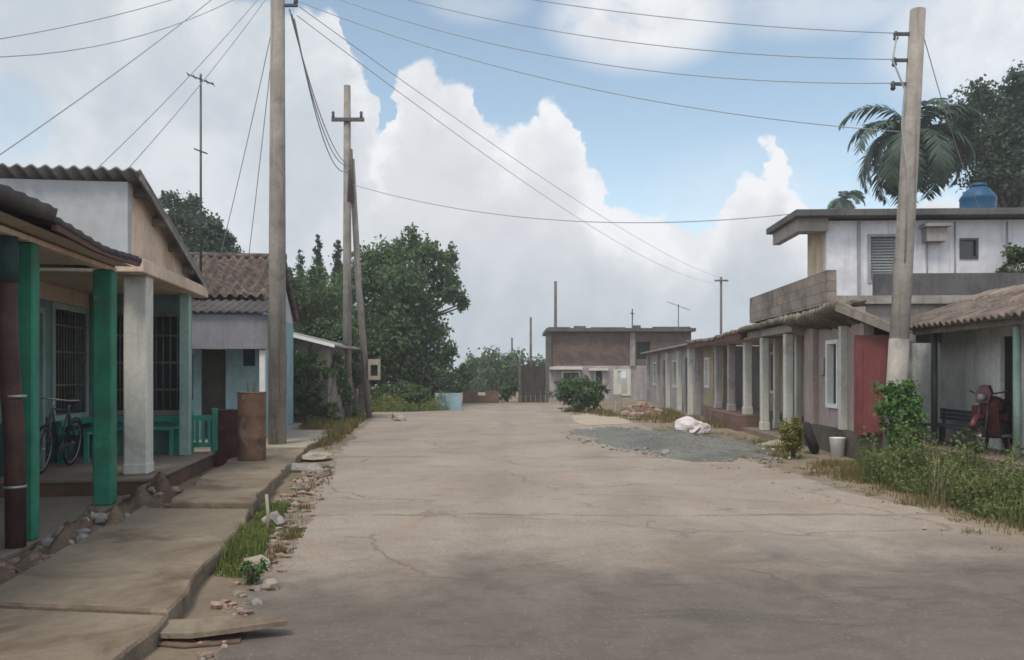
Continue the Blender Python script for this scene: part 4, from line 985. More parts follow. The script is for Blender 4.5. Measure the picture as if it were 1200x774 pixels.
wire('upper of two thin cables running down the street to the far crossarm pole', ins1[3] + Vector((.05, .0, -.12)), t4 + Vector((.5, 0, 0)), .8, .008, WIREP, group=grp)
wire('lower of two thin cables running down the street to the far crossarm pole', ins1[3] + Vector((.0, .0, -.3)), t4 + Vector((-.5, 0, -.3)), 1.1, .008, WIREP, group=grp)
wire('slack cable from the brace pole across to the white upper storey', P2 + Vector((.15, .0, 8.0)), (8.2, 21.8, 5.78), .75, .013, WIREP, group=grp)
for k, (dx, sg, wd) in enumerate(((-.5, .5, 'left'), (0.0, .8, 'middle'), (.45, 1.1, 'right'))):
    wire('%s strand of the cable bundle between the two left poles' % wd, P1 + Vector((.25 + .05 * k, 0, 9.1 - .1 * k)), P2 + Vector((dx * .2, -.13, 8.75 - .12 * k)), sg, .014, WIREP, group=grp)
hd1 = P1 + Vector((-.12, -.05, 10.0))
def onward(a, b, s_): return Vector(a) + 2 * (Vector(b) - Vector(a)) + Vector((0, 0, 8 * s_))     # same curve carried on to twice the run
wire('upper of two cables leaving the tall pole for the left edge', hd1, onward(hd1, PX(-120, 62, 12.5), .25), 1.0, group=grp)
wire('lower of two cables leaving the tall pole for the left edge', hd1 + Vector((0, 0, -.3)), onward(hd1 + Vector((0, 0, -.3)), PX(-120, 64, 12.0), .55), 2.2, group=grp)
wire('straight service cable slanting down to the dark porch roof', hd1 + Vector((0, 0, .3)), PX(-60, 222, 9.0), .12, group=grp)
wire('left of two service cables coming down on the corrugated roof', hd1 + Vector((0, 0, -.4)), PX(88, 222, 12.4), .12, group=grp)
wire('right of two service cables coming down on the corrugated roof', hd1 + Vector((.05, 0, -.5)), PX(126, 224, 12.6), .12, group=grp)
wire('left of two thin drops from the tall pole to the clay tile roof', P1 + Vector((-.1, .1, 8.9)), PX(258, 300, 21.5), .1, .009, WIREP, group=grp)
wire('right of two thin drops from the tall pole to the clay tile roof', P1 + Vector((-.1, .1, 8.6)), PX(291, 304, 21.8), .1, .009, WIREP, group=grp)
wire('drop cable from the top of the right pole to the white upper storey', P3.lerp(P3T, .95) + Vector((.1, 0, 0)), PX(1152, 252, 22.2), .25, group=grp)

# ------------------------------------------------------------------ right row
# two-storey house with the white upper floor
hx, hy = Rr(1.2, 20.6)
U = Thing('two_storey_house', 'two-storey house with white upper floor and flat overhanging roof slab', 'house', (hx, hy, 0), thR, off=(1.2, 20.6, 0))
U.part('lower_wall', MB().box(1.65, 12, 20.75, 24.2, 0, 3.25), CONC)
U.part('terrace_slab', MB().box(.2, 12.1, 20.55, 24.3, 3.253, 3.45), CONC)
U.part('terrace_parapet', MB().box(2.3, 12.1, 20.56, 20.72, 3.453, 3.98), CONCDK, label='parapet below the white upper floor, its shade painted in as near-black')  # parapet lies in shadow; that shade is put into its dark colour
ops = [(2.72, 3.70, 3.95, 5.1), (5.02, 5.38, 4.55, 4.98)]
U.part('upper_wall', MB().wall('x', 22.0, 22.18, 1.62, 12, 3.453, 5.50, ops).box(1.78, 12, 23.5, 23.65, 3.453, 5.50), WHITEUP)
U.part('pilaster', MB().box(2.40, 2.47, 21.95, 21.998, 3.453, 5.50), WINGREY); 
for xx in (4.15, 4.85, 6.15, 6.9): U.part('drip_pipe', MB().tube([(xx, 21.97, 3.5), (xx, 21.97, 5.45)], .018, 8), WINGREY)
w_ = U.part('window', MB().wall('x', 21.97, 22.06, 2.66, 3.76, 3.9, 5.15, [(2.73, 3.69, 3.97, 5.08)]), WINGREY)
mb = MB()
mb.box(2.73, 3.69, 22.09, 22.1, 3.97, 5.08)
for k in range(15): z = 3.98 + k * .073; mb.extr([(2.73, 22.045, z), (2.73, 22.075, z + .06), (2.73, 22.08, z + .07), (2.73, 22.05, z + .01)], (.96, 0, 0))
U.part('louvre', mb, WINGREY, w_)
w_ = U.part('window', MB().wall('x', 21.97, 22.06, 4.97, 5.43, 4.5, 5.03, [(5.03, 5.37, 4.56, 4.97)]), DKMETAL); U.part('pane', MB().box(5.03, 5.37, 22.05, 22.06, 4.56, 4.97), GLASS, w_)
ac = U.part('window_canopy', MB().box(3.95, 4.6, 21.6, 21.995, 5.28, 5.36).box(4.02, 4.52, 21.7, 21.995, 4.92, 5.275), CONC)
U.part('roof', MB().box(.72, 12.2, 21.55, 24.5, 5.553, 5.72, .01), CONCDK)
U.part('canopy_beam', MB().box(.86, 1.615, 21.85, 22.15, 5.22, 5.55).box(.86, 1.06, 22.155, 24.3, 5.22, 5.55), CONC)
U.part('gallery_column', MB().box(1.36, 1.46, 22.3, 22.4, 3.453, 5.22), OCHRE); U.part('gallery_wall', MB().box(1.62, 1.775, 22.185, 23.6, 3.453, 5.50), BEIGE)
# blue water tank on the roof
c = PX(1146, 256, 23.2); T = Thing('water_tank', 'blue plastic water tank on the flat roof of the two-storey house', 'water tank', (c.x, 23.2, 5.722))
T.part('tank_body', MB().lathe([(.42, 0), (.45, .03), (.45, .24), (.465, .28), (.45, .32), (.45, .55), (.465, .59), (.44, .66), (.28, .86), (.2, .92)], n=28), BLUEPL); T.part('lid', MB().lathe([(.22, .92), (.22, .98), (.15, 1.02), (0, 1.03)], n=20), BLUEPL)
T = Thing('roof_pipe', 'pale short pipe lying on the flat roof beside the blue tank', 'pipe', (c.x - .9, 23.1, 5.78)); T.part('pipe', MB().tube([(0, 0, 0), (.45, .05, 0)], .055, 10), WHITEPAINT)

# pinkish house with brown tile roof, columns and the red gate
s0 = 15.5
Gh = Thing('columned_house', 'pink-grey house with sagging brown tile roof and white street columns', 'house', (*Rr(0, s0), 0), thR, off=(0, s0, 0))
eG = 23.2
Gh.part('plinth', MB().box(.12, 1.0, s0, 19.2, 0, .50), PLINTHR)
Gh.part('porch_floor', MB().box(-.25, 1.6, 19.205, eG, 0, .12), FLOORC)
Gh.part('wall', MB().wall('y', .22, .4, s0 + .1, 19.2, .502, 2.62, [(16.9, 17.5, .95, 2.2)]).wall('y', 1.4, 1.58, 19.205, eG, .12, 3.08, [(19.8, 20.6, .12, 2.2), (21.4, 22.3, .9, 2.1)]).box(.4, 1.58, 19.05, 19.2, .502, 2.62), PINK)
Gh.part('window', MB().wall('y', .16, .3, 16.84, 17.56, .89, 2.26, [(16.92, 17.48, .97, 2.18)]), WHITEPAINT); Gh.part('shutter', MB().box(.3, .34, 16.92, 17.48, .97, 2.18), DKWOOD)
Gh.part('pilaster', MB().box(.1, .22, 16.45, 16.62, .502, 2.5), COLWHITE); Gh.part('pilaster', MB().box(.1, .22, 18.2, 18.4, .502, 2.5), PINK)
Gh.part('meter', MB().box(.17, .218, 17.75, 17.98, 1.55, 1.9, .01), METAL)
Gh.part('door_frame', MB().wall('y', 1.36, 1.5, 19.72, 20.68, .12, 2.3, [(19.8, 20.6, .1, 2.2)]), COLWHITE)
Gh.part('door', MB().box(1.44, 1.5, 19.82, 20.58, .125, 2.18), DKWOOD); w_ = Gh.part('window', MB().wall('y', 1.36, 1.5, 21.35, 22.35, .85, 2.15, [(21.43, 22.27, .93, 2.07)]), WHITEPAINT); Gh.part('pane', MB().box(1.46, 1.47, 21.43, 22.27, .93, 2.07), GLASS, w_)
def column(T, x, s, z0, z1, w, m):
    T.part('column', MB().box(x - w / 2, x + w / 2, s - w / 2, s + w / 2, z0, z1 + .09, .02).box(x - w * .58, x + w * .58, s - w * .58, s + w * .58, z0, z0 + .22, .015), m)
for s, m in ((19.75, COLWHITE), (21.9, COLWHITE)): column(Gh, .02, s, .0 + .12, 2.42, .2, m)
for s in (20.8, 22.75): column(Gh, .55, s, .12, 2.42, .15, COLWHITE)
Gh.part('eave_beam', MB().box(-.12, .16, 19.0, eG, 2.515, 2.69), CONC)
Gh.part('ceiling', MB().box(.165, 1.395, 19.21, eG, 2.58, 2.66), CEIL)
Gh.part('back_wall', MB().box(.9, 1.0, s0 + .1, 19.04, .502, 2.3), CONC)
Gh.part('roof', MB().sheet((-.36, 19.2, 2.79), (-.36, eG + .1, 2.74), (1.6, 19.2, 3.22), (1.6, eG + .1, 3.22), 20, .045, .05, rows=6, step=.035, jit=.02, sag=.03), TILEBR)
Gh.part('porch_hood', MB().sheet((-.40, s0 - .25, 2.86), (-.40, 19.18, 2.80), (.95, s0 - .25, 2.30), (.95, 19.18, 2.55), 18, .035, .09, rows=4, step=.03, jit=.02, sag=.05), TILEBR, label='hood of broken tiles sagging inwards over the red door')
Gh.part('end_board', MB().extr([(-.42, s0 - .30, 2.70), (.98, s0 - .30, 2.13), (.98, s0 - .30, 2.26), (-.42, s0 - .30, 2.84)], (0, .04, 0)), WOODGREY)
Gh.part('red_wall', MB().wall('x', s0 - .12, s0 - .02, .0, .92, .48, 2.28, []), REDPAINT)
Gh.part('red_door', MB().box(.12, .52, s0 - .15, s0 - .122, .52, 2.05), REDPAINT)
Gh.part('side_wall', MB().box(.925, 1.0, s0 - .12, s0, .0, 2.25), CONC); Gh.part('terrace_block', MB().box(-.05, .13, 16.8, eG, 2.95, 3.62), BLOCK); Gh.part('terrace_block', MB().box(.135, 2.2, eG - .15, eG, 2.9, 3.62), BLOCK)

# house with red fascia and ochre wall, raised porch with low brick front
s0, eF = 23.25, 32.0
Fh = Thing('porch_house', 'low house with dull red fascia and raised brick-fronted porch in the right row', 'house', (*Rr(0, s0), 0), thR, off=(0, s0, 0))
Fh.part('brick_front', MB().box(-.35, .25, s0 + .02, 28.0, 0, .42), BRICKRED); Fh.part('porch_floor', MB().box(.252, 1.7, s0 + .02, eF, 0, .40), FLOORC)
Fh.part('wall', MB().wall('y', 1.5, 1.68, s0 + .02, 28.4, .402, 2.85, [(24.3, 25.2, .402, 2.3), (26.3, 27.4, 1.0, 2.2)]).wall('y', .3, .48, 28.405, eF, .402, 2.6, [(29.3, 30.1, .402, 2.3), (30.8, 31.5, 1.1, 2.1)]), OCHRE)
Fh.part('door', MB().box(1.55, 1.6, 24.32, 25.18, .405, 2.28), DKWOOD); Fh.part('door', MB().box(.35, .4, 29.32, 30.08, .405, 2.28), DKWOOD)
Fh.part('window', MB().wall('y', 1.46, 1.6, 26.25, 27.45, .95, 2.25, [(26.33, 27.37, 1.03, 2.17)]), WHITEPAINT); Fh.part('window', MB().wall('y', .26, .4, 30.75, 31.55, 1.05, 2.15, [(30.83, 31.47, 1.13, 2.07)]), WHITEPAINT)
for s in (24.0, 26.1, 28.1): column(Fh, .08, s, .42, 2.38, .22, GREYWALL if s > 26 else COLWHITE)
Fh.part('ceiling', MB().box(-.19, 1.49, s0 + .02, 28.4, 2.5, 2.56), CEIL)
Fh.part('fascia', MB().box(-.3, -.2, s0, eF, 2.50, 2.68), REDTRIM)
Fh.part('roof', MB().sheet((-.36, s0, 2.72), (-.36, eF, 2.72), (3.2, s0, 3.12), (3.2, eF, 3.12), 34, .035, .04, rows=5, step=.03, jit=.03, sag=.07), TILEBR)
Fh.part('door_panel', MB().box(.32, .348, 29.4, 29.98, 1.45, 2.05), WHITEPAINT)
# grey-lilac terrace at the far end of the row
s0, eT = 32.05, 47.0
Th = Thing('terrace_house', 'grey-lilac terrace with plain pilasters at the far end of the right row', 'house', (*Rr(0, s0), 0), thR, off=(0, s0, 0))
Th.part('wall', MB().wall('y', .0, .2, s0, eT, 0, 2.62, [(33.4, 34.4, .0, 2.2), (36.4, 37.4, 1.0, 2.1), (39.6, 40.8, .0, 2.2), (43.2, 44.4, 1.0, 2.1)]).box(.2, 4, s0, s0 + .18, 0, 2.6), GREYWALL)
for s in (33.42, 39.65): Th.part('door', MB().box(.06, .12, s, s + .95, .0, 2.18), DKWOOD)
for s in (36.4, 43.2): Th.part('window', MB().wall('y', -.04, .1, s - .05, s + 1.1, .95, 2.15, [(s + .05, s + .95, 1.05, 2.05)]), COLWHITE); Th.part('shutter', MB().box(.1, .14, s, s + 1.15, 1.0, 2.1), DKWOOD)
for s in (32.6, 35.3, 38.6, 42.0, 46): Th.part('pilaster', MB().box(-.16, -.002, s - .18, s + .18, 0, 2.5), GREYWALL if s > 40 else COLWHITE)
Th.part('roof', MB().sheet((-.4, s0, 2.66), (-.4, eT, 2.66), (3.2, s0, 3.0), (3.2, eT, 3.0), 60, .03, .04), ROOFGREY)

# near right house with faded pink roof, its bench and motorbike
s0 = 10.5
Hh = Thing('porch_house', 'pale wall house with faded pink corrugated roof at the right edge', 'house', (*Rr(1.9, s0), 0), thR, off=(1.9, s0, 0))
eH = 17.2; X = 2.35
Hh.part('porch_floor', MB().box(1.35, 5, s0, eH, 0, .25), FLOORC)
Hh.part('wall', MB().wall('y', X + .0, X + .18, s0, eH, .252, 2.55, [(14.35, 15.0, .252, 2.25), (11.2, 12.6, .95, 2.1)]).box(X + .18, 6.5, eH - .18, eH, .252, 2.6), PALEWALL)
Hh.part('wall_panel', MB().box(X - .02, X - .002, 15.15, 15.9, .5, 2.12), PALEWALL)
Hh.part('door', MB().box(X + .06, X + .12, 14.37, 14.98, .255, 2.23), DARK); Hh.part('window', MB().wall('y', X - .04, X + .1, 11.15, 12.65, .9, 2.15, [(11.23, 12.57, .98, 2.07)]), LTGREEN)
Hh.part('post', MB().tube([(1.55, 15.75, .25), (1.55, 15.75, 2.32)], .055, 10), DKMETAL); Hh.part('post', MB().tube([(1.55, 13.0, .25), (1.55, 13.0, 2.32)], .055, 10), LTGREEN)
Hh.part('eave_beam', MB().box(1.45, 1.62, s0, eH, 2.32, 2.42), WOODGREY)
Hh.part('roof', MB().sheet((1.25, s0 - .2, 2.44), (1.25, eH + .35, 2.44), (3.3, s0 - .2, 3.25), (3.3, eH + .35, 3.22), 34, .035, .04, rows=3, step=.03, jit=.01), ROOFPINK)
Hh.part('roof', MB().sheet((5.4, s0 - .2, 2.5), (5.4, eH + .35, 2.5), (3.32, s0 - .2, 3.25), (3.32, eH + .35, 3.22), 34, .035, .04), ROOFPINK)
Hh.part('gable_board', MB().extr([(1.4, eH + .1, 2.34), (3.3, eH + .1, 3.12), (5.2, eH + .1, 2.45), (5.2, eH + .1, 2.2), (1.4, eH + .1, 2.2)], (0, .06, 0)), CONC)
Yw = Thing('yard_wall', 'pale grey yard wall between the red door and the pale wall house', 'wall', (*Rr(2.35, 17.3), 0), thR)
Yw.part('wall_face', MB().box(.0, .16, .0, 3.3, 0, 2.5), PALEWALL); Yw.part('coping', MB().box(-.03, .19, -.02, 3.3, 2.503, 2.57), CONC)
x, y = Rr(1.98, 16.1); bench('bench', 'dark blue slatted bench against the pale wall behind the weeds', (x, y, .252), thR - R(90), 1.5, BLUEPAINT, 3, .36, .66)
def motorbike(label, loc, rz):
    T = Thing('motorbike', label, 'motorbike', loc, rz)
    for yy in (-.62, .60):
        t = T.part('wheel', MB().torus((0, yy, .29), .24, .05, 'x', 28, 10), RUBBER)
        mb = MB().torus((0, yy, .29), .19, .015, 'x', 24, 6).lathe([(.05, -.05), (.05, .05)], (0, yy, .29), 12, axis='x')
        for k in range(10): a = k * .628; mb.tube([(0, yy, .29), (0, yy + .19 * math.cos(a), .29 + .19 * math.sin(a))], .006, 4)
        T.part('rim', mb, METAL, t)
    mb = MB().tube([(0, -.42, .9), (0, -.25, .62), (0, .3, .5), (0, .58, .32)], .03, 8)
    for x in (-.07, .07): mb.tube([(x, -.62, .29), (x, -.5, .62), (x * .8, -.40, .96)], .022, 8); mb.tube([(x * 1.3, .6, .29), (x * 1.3, .35, .66)], .022, 8)
    T.part('frame', mb, DKMETAL)
    T.part('tank', MB().lathe([(.04, -.28), (.13, -.22), (.165, -.08), (.15, .1), (.06, .2)], (0, -.1, .80), 16, axis='y'), REDBIKE)
    T.part('front_fairing', MB().extr([(-.10, -.52, .84), (.10, -.52, .84), (.13, -.50, 1.0), (.07, -.46, 1.12), (-.07, -.46, 1.12), (-.13, -.50, 1.0)], (0, .10, .02)), REDBIKE)
    T.part('front_mudguard', MB().tube([(0, -.62 + .33 * math.cos(a), .29 + .33 * math.sin(a)) for a in [R(30 + 15 * k) for k in range(9)]], .05, 8), REDBIKE)
    T.part('leg_shield', MB().extr([(-.22, -.38, .32), (.22, -.38, .32), (.2, -.46, .8), (-.2, -.46, .8)], (0, .03, 0)), REDBIKE)
    T.part('headlight', MB().lathe([(.0, -.03), (.05, -.02), (.062, .0), (.062, .06)], (0, -.57, .94), 16, axis='y'), LENS)
    T.part('seat', MB().lathe([(.06, -.3), (.12, -.24), (.135, 0), (.125, .3), (.06, .4)], (0, .3, .76), 14, axis='y'), BLACKPL)
    T.part('side_panel', MB().box(-.13, .13, .1, .5, .5, .68, .03), REDBIKE)
    T.part('engine', MB().box(-.13, .13, -.22, .14, .24, .5, .04), DKMETAL); T.part('exhaust', MB().tube([(.15, -.1, .28), (.17, .3, .26), (.18, .75, .34)], [.025, .04, .045], 10), METAL)
    T.part('handlebar', MB().tube([(-.30, -.28, 1.04), (-.16, -.4, 1.0), (.16, -.4, 1.0), (.30, -.28, 1.04)], .015, 8), DKMETAL)
    return T
motorbike('dark red motorbike parked beside the dark doorway of the pale wall house', (8.25, 14.55, .252), R(-52))

# ------------------------------------------------------------------ far end of the street
Eh = Thing('brick_house', 'dark brick house with flat overhanging roof closing the far end of the street', 'house', (2.2, 50, 0), 0, off=(2.2, 50, 0))
Eh.part('wall', MB().wall('x', 50, 50.25, 2.2, 10.5, 2.0, 4.0, [(7.3, 8.1, 2.4, 3.4)]).box(2.2, 2.45, 50.255, 56, 0, 4.0), BRICKDK, label='bare dark brick upper wall')
Eh.part('lower_wall', MB().wall('x', 50, 50.25, 2.2, 10.5, 0, 1.99, [(3.0, 3.9, .6, 1.6), (4.9, 5.3, .0, 1.7), (6.0, 6.9, .3, 1.75)]), GREYWALL)
Eh.part('ledge', MB().box(2.2, 4.1, 49.6, 49.995, 1.78, 1.95).box(4.5, 5.6, 49.75, 49.995, 1.72, 1.86), COLWHITE)
w_ = Eh.part('window', MB().wall('x', 49.95, 50.1, 2.92, 3.98, .52, 1.68, [(3.0, 3.9, .6, 1.6)]), COLWHITE); Eh.part('pane', MB().box(3, 3.9, 50.1, 50.12, .6, 1.6), GLASS, w_)
w_ = Eh.part('window', MB().wall('x', 49.95, 50.1, 5.95, 6.95, .25, 1.8, [(6.18, 6.72, .35, 1.7)]), COLWHITE); Eh.part('shutter', MB().box(6.18, 6.40, 50.0, 50.03, .35, 1.7), COLWHITE, w_)
Eh.part('door', MB().box(4.92, 5.28, 50.1, 50.15, 0, 1.7), DKWOOD); Eh.part('shutter', MB().box(7.3, 8.1, 50.08, 50.14, 2.4, 3.4), DARK)
Eh.part('pier', MB().box(2.0, 2.3, 49.8, 49.995, 2.0, 4.0), CONCDK); Eh.part('pier', MB().box(6.9, 7.2, 49.85, 49.995, 2.0, 3.95), CONC)
Eh.part('roof', MB().box(2.0, 10.7, 49.6, 56.3, 4.003, 4.2), CONCDK)
mb = MB()
for k, (a, b, h) in enumerate(((2.1, 3.4, .06), (3.6, 4.3, .12), (4.6, 6.6, .05), (7.0, 7.5, .16), (8.2, 10.4, .08))): mb.box(a, b, 49.7, 49.9, 4.203, 4.2 + h)
o = Eh.part('broken_parapet', mb, CONCDK); o['kind'] = 'stuff'
Gt = Thing('timber_gate', 'tall dark timber gate at the end of the street left of the brick house', 'gate', (1.15, 46, 0), 0)
for k in range(5): Gt.part('board', MB().box(-.65 + k * .26, -.41 + k * .26, -.02, .02, .0, 2.0 + .06 * math.sin(k * 1.9)), DKWOOD)
for z in (.4, 1.6): Gt.part('rail', MB().box(-.66, .66, .022, .08, z, z + .12), WOODDK)
Gt.part('post', MB().box(.66, .82, -.08, .08, 0, 2.15), WOODDK); Gt.part('post', MB().box(-.82, -.66, -.08, .08, 0, 2.15), WOODDK)
mb = MB()
o = MB().wall('x', 45, 45.2, -2.6, -.7, 0, .62, [(-1.8, -1.4, .4, .62)]).obj('brick_wall', BRICKRED); tag(o, 'low broken red brick wall at the end of the street', 'wall')
bush('leafy_bush', 'olive bush between the broken brick wall and the timber gate', (-.25, 46.3, 0), .75, .5, 1.6, LEAFTREE, 3200, .12, 71, lobes=9)
# things scattered along the street
T = Thing('water_trough', 'pale blue concrete water trough at the end of the weedy bank', 'trough', (-2.75, 36.6, 0), .15)
T.part('basin', MB().wall('x', -.35, -.27, -.55, .55, .0, .72).wall('x', .27, .35, -.55, .55, .0, .72).box(-.55, -.47, -.268, .268, .0, .72).box(.47, .55, -.268, .268, 0, .72), PALEBLUE); T.part('water', MB().box(-.468, .468, -.268, .268, .5, .6), GLASS)
T = Thing('shed', 'small whitewashed shed glimpsed under the big tree', 'shed', (-4.8, 41.5, 0), 0)
T.part('wall', MB().wall('x', 0, .15, -.9, .9, 0, 1.7, [(.1, .55, 0, 1.4)]).box(-.9, -.75, .155, 1.6, 0, 1.7).box(.75, .9, .155, 1.6, 0, 1.7), WHITEPAINT); T.part('roof', MB().sheet((-1.0, -.2, 1.72), (1.0, -.2, 1.72), (-1.0, 1.8, 2.0), (1.0, 1.8, 2.0), 12, .02, .02), ROOFGREY)
T.part('door', MB().box(.1, .55, .05, .09, 0, 1.38), DKWOOD)
T = Thing('sack_heap', 'heap of white plastic sacks on the gravel by the brick-fronted porch', 'sacks', (4.72, 22.4, .02), .3)
SACKB = mat('sack_folds', (.55, .50, .50), .12, 5, stain=(.30, .25, .22), stain_amt=.6, bump=1.0, bscale=7)
for k, (x, y, z, a, b, c, q) in enumerate(((-.12, 0, .16, .36, .3, .24, .14), (.16, -.08, .12, .30, .24, .18, .16), (-.02, -.2, .07, .24, .16, .12, .2))):
    o = T.part('sack', MB().lump((x, y, z), (a, b, c), 20 + k, 3, q), SACKB)
def rock_heap(name, label, cat, c, rx, ry, n, rmin, rmax, m, seed, base_h=.2, bm_=None):
    g = random.Random(seed); T = Thing(name, label, cat, c, 0)
    mb = MB()
    for k in range(n):
        a, q = g.uniform(0, 6.28), g.random() ** .6
        r_ = g.uniform(rmin, rmax); x, y = math.cos(a) * q * rx, math.sin(a) * q * ry
        mb.lump((x, y, base_h * (1 - q) + r_ * .3), (r_, r_ * g.uniform(.6, 1), r_ * g.uniform(.45, .8)), seed * 100 + k, 1, .3)
    o = T.part('debris', mb, m); o['kind'] = 'stuff'
    b = mound('soil_base', None, None, (0, 0, 0), rx * 1.1, ry * 1.1, base_h, bm_ or SOIL, seed); b.parent = T.root
    return T
rock_heap('rubble_heap', 'reddish heap of broken bricks in front of the grey-lilac terrace', 'rubble', (4.75, 31.5, 0), .95, .8, 45, .08, .22, RUBBLE, 5, .4)
rock_heap('rubble_heap', 'dark soil and rubble heap in front of the near green post', 'rubble', (-4.08, 8.35, .0), .34, .85, 90, .02, .075, STONE, 6, .2)
rock_heap('rubble_heap', 'brown earth heap against the corner of the raised porch', 'rubble', (-4.32, 10.35, .0), .38, .7, 60, .02, .09, RUBBLE, 7, .26)
rock_heap('rubble_heap', 'crumbled brick and soil strip at the left edge beside the sidewalk', 'rubble', (-3.95, 6.5, .0), .36, .9, 90, .015, .07, RUBBLE, 8, .12)
T = Thing('concrete_post', 'short pale concrete post beside the far bush', 'post', (3.98, 32.2, 0), .2); T.part('post_body', MB().box(-.13, .13, -.13, .13, 0, .8, .02), CONCLT)
def rocks(items):
    for (lab, c, r, m, sd_) in items: o = MB().lump((0, 0, r[2] * .5), r, sd_, 2, .3).obj('rock', m); o.location = c; tag(o, lab, 'rock')
rocks([('pale stone at the left road edge near the crossarm pole', (-4.0, 29.5, 0), (.22, .18, .14), CONCLT, 1),
       ('dark stone beside the pale stone at the left road edge', (-3.7, 28.3, 0), (.22, .14, .1), STONE, 2),
       ('grey stone in the gutter near the mossy step', (-2.5, 8.9, 0), (.11, .14, .09), STONE, 3),
       ('flat stone in the gutter beyond the green tuft', (-2.08, 6.9, 0), (.14, .12, .07), CONCLT, 4),
       ('small pale stone beside the gutter tuft', (-1.78, 6.3, 0), (.07, .06, .05), CONCLT, 5),
       ('long dark stone at the sidewalk edge under the pole', (-3.35, 13.7, 0), (.28, .12, .09), STONE, 6),
       ('broad pale kerb stone between the pole and the road', (-3.55, 15.6, 0), (.3, .35, .1), CONCLT, 7),
       ('dark loose stone lying on the gravel edge', (2.95, 16.4, .03), (.1, .08, .06), STONE, 8),
       ('pale block lying before the white street columns', (5.75, 18.3, 0), (.42, .28, .1), CONCLT, 9)])
# drain cover, stake
T = Thing('drain_cover', 'pale broken concrete slab bridging the gutter in the foreground', 'slab', (-1.80, 5.2, .05), .12); T.root.rotation_euler = (0, R(-3), .12)
T.part('slab_top', MB().prism([(-.36, -.12), (-.1, -.2), (.15, -.16), (.44, -.1), (.40, .0), (.2, .06), (.05, .14), (-.15, .12), (-.34, .16)], 0, .03), SIDEWALK)
o = MB().prism([(-.25, -.12), (.0, -.18), (.3, -.1), (.25, .1), (-.05, .16), (-.22, .1)], 0, .01).obj('drain_pit', SOIL); o.location = (-1.9, 5.12, .006); tag(o, 'dark drain hole under the pale slab in the gutter', 'drain')
T = Thing('stake', 'short white stake standing in the gutter grass', 'stake', (-2.42, 8.4, 0)); T.part('stake_body', MB().tube([(0, 0, 0), (.02, 0, .2), (.0, .01, .40)], [.02, .018, .016], 8), CONCLT)
T = Thing('tyre', 'old black tyre lying against the dark plinth of the pink house', 'tyre', (5.9, 16.9, .31)); T.root.rotation_euler = (R(70), 0, R(75)); T.part('tread', MB().torus((0, 0, .0), .24, .095, 'z', 28, 10), RUBBER)
T = Thing('bucket', 'pale bucket standing in front of the dark plinth', 'bucket', (6.18, 16.2, 0)); T.part('pail', MB().lathe([(.11, 0), (.15, .36), (.155, .37), (.14, .36), (.1, .02)], n=20), WHITEPAINT)
T.part('handle', MB().tube([(.15 * math.cos(a), 0, .36 + .1 * math.sin(a)) for a in [k * math.pi / 8 for k in range(9)]], .006, 5), DKMETAL)

# ------------------------------------------------------------------ trees and plants
tree('shade_tree', 'big spreading dark tree at the left end of the street', 'tree', [(428, 305, 18), (418, 335, 24), (420, 378, 28), (424, 418, 28), (405, 440, 20), (533, 350, 12), (518, 335, 14), (528, 342, 8), (500, 300, 16), (455, 300, 22), (480, 284, 18), (500, 290, 14), (520, 298, 13), (440, 325, 28), (475, 330, 33), (508, 318, 15), (532, 328, 10), (540, 354, 9), (526, 344, 12), (520, 318, 10), (512, 300, 10), (480, 375, 33), (450, 395, 30), (505, 392, 22), (516, 415, 20), (525, 440, 16), (470, 430, 30), (440, 435, 24), (498, 442, 24), (475, 400, 30), (490, 362, 26), (460, 355, 28), (532, 455, 10)], 41, LEAFTREE, 44000, .20, (-5.2, 41, 0), seed=11, trunk_r=.26, deep=.8, clump=.36)
tree('bushy_tree', 'brighter green bushy tree behind the low shed', 'tree', [(362, 340, 24), (345, 330, 15), (385, 350, 24), (355, 375, 24), (392, 385, 20), (374, 325, 14), (400, 420, 22), (378, 410, 25), (345, 395, 20), (340, 360, 18), (410, 395, 16)], 35, LEAFMID, 17000, .15, (-7.6, 35, 0), seed=12, trunk_r=.18, deep=.6)
for k, (u, v0, hw, sd_, lab) in enumerate(((373, 274, 9, 21, 'tallest dark pointed conifer behind the bushy tree'), (352, 292, 9, 22, 'shorter dark pointed conifer at the side of the tall pole'), (396, 280, 10, 23, 'dark pointed conifer between the tall conifer and the big tree'))):
    tree('conifer_tree', lab, 'tree', [(u + (k2 % 3 - 1) * .8, v0 + 3 + k2 * 6, hw * (.22 + .055 * k2) + (k2 % 2) * .8) for k2 in range(18)], 47, LEAFBLUE, 9000, .15, ((u - 600) * .047, 47, 0), group='pointed conifers', seed=sd_, trunk_r=.1, deep=.08, clump=.5)
tree('garden_tree', 'dark tree with two peaked tops behind the corrugated roof', 'tree', [(207, 236, 12), (204, 255, 15), (222, 238, 10), (226, 262, 20), (250, 268, 16), (266, 280, 11), (262, 295, 15), (236, 290, 24), (205, 285, 22)], 40, LEAFDK, 15000, .17, (-14.6, 40, 0), seed=14, trunk_r=.2, deep=.5, clump=.34)
tree('broad_tree', 'large dark broadleaf tree behind the blue tank at the right edge', 'tree', [(1165, 115, 22), (1185, 100, 22), (1140, 140, 20), (1205, 130, 30), (1120, 155, 14), (1165, 160, 32), (1135, 185, 22), (1195, 180, 34), (1160, 210, 26), (1205, 225, 34), (1185, 250, 28), (1230, 170, 34), (1135, 215, 14), (1250, 110, 30)], 38, LEAFDK, 34000, .2, (22.5, 38, 0), seed=15, trunk_r=.26, deep=.7, clump=.36)
palm('palm_tree', 'tall palm with drooping fronds behind the right pole', (17.2, 37, 0), PX(1070, 158, 37), 3.6, 34, 31, .2)
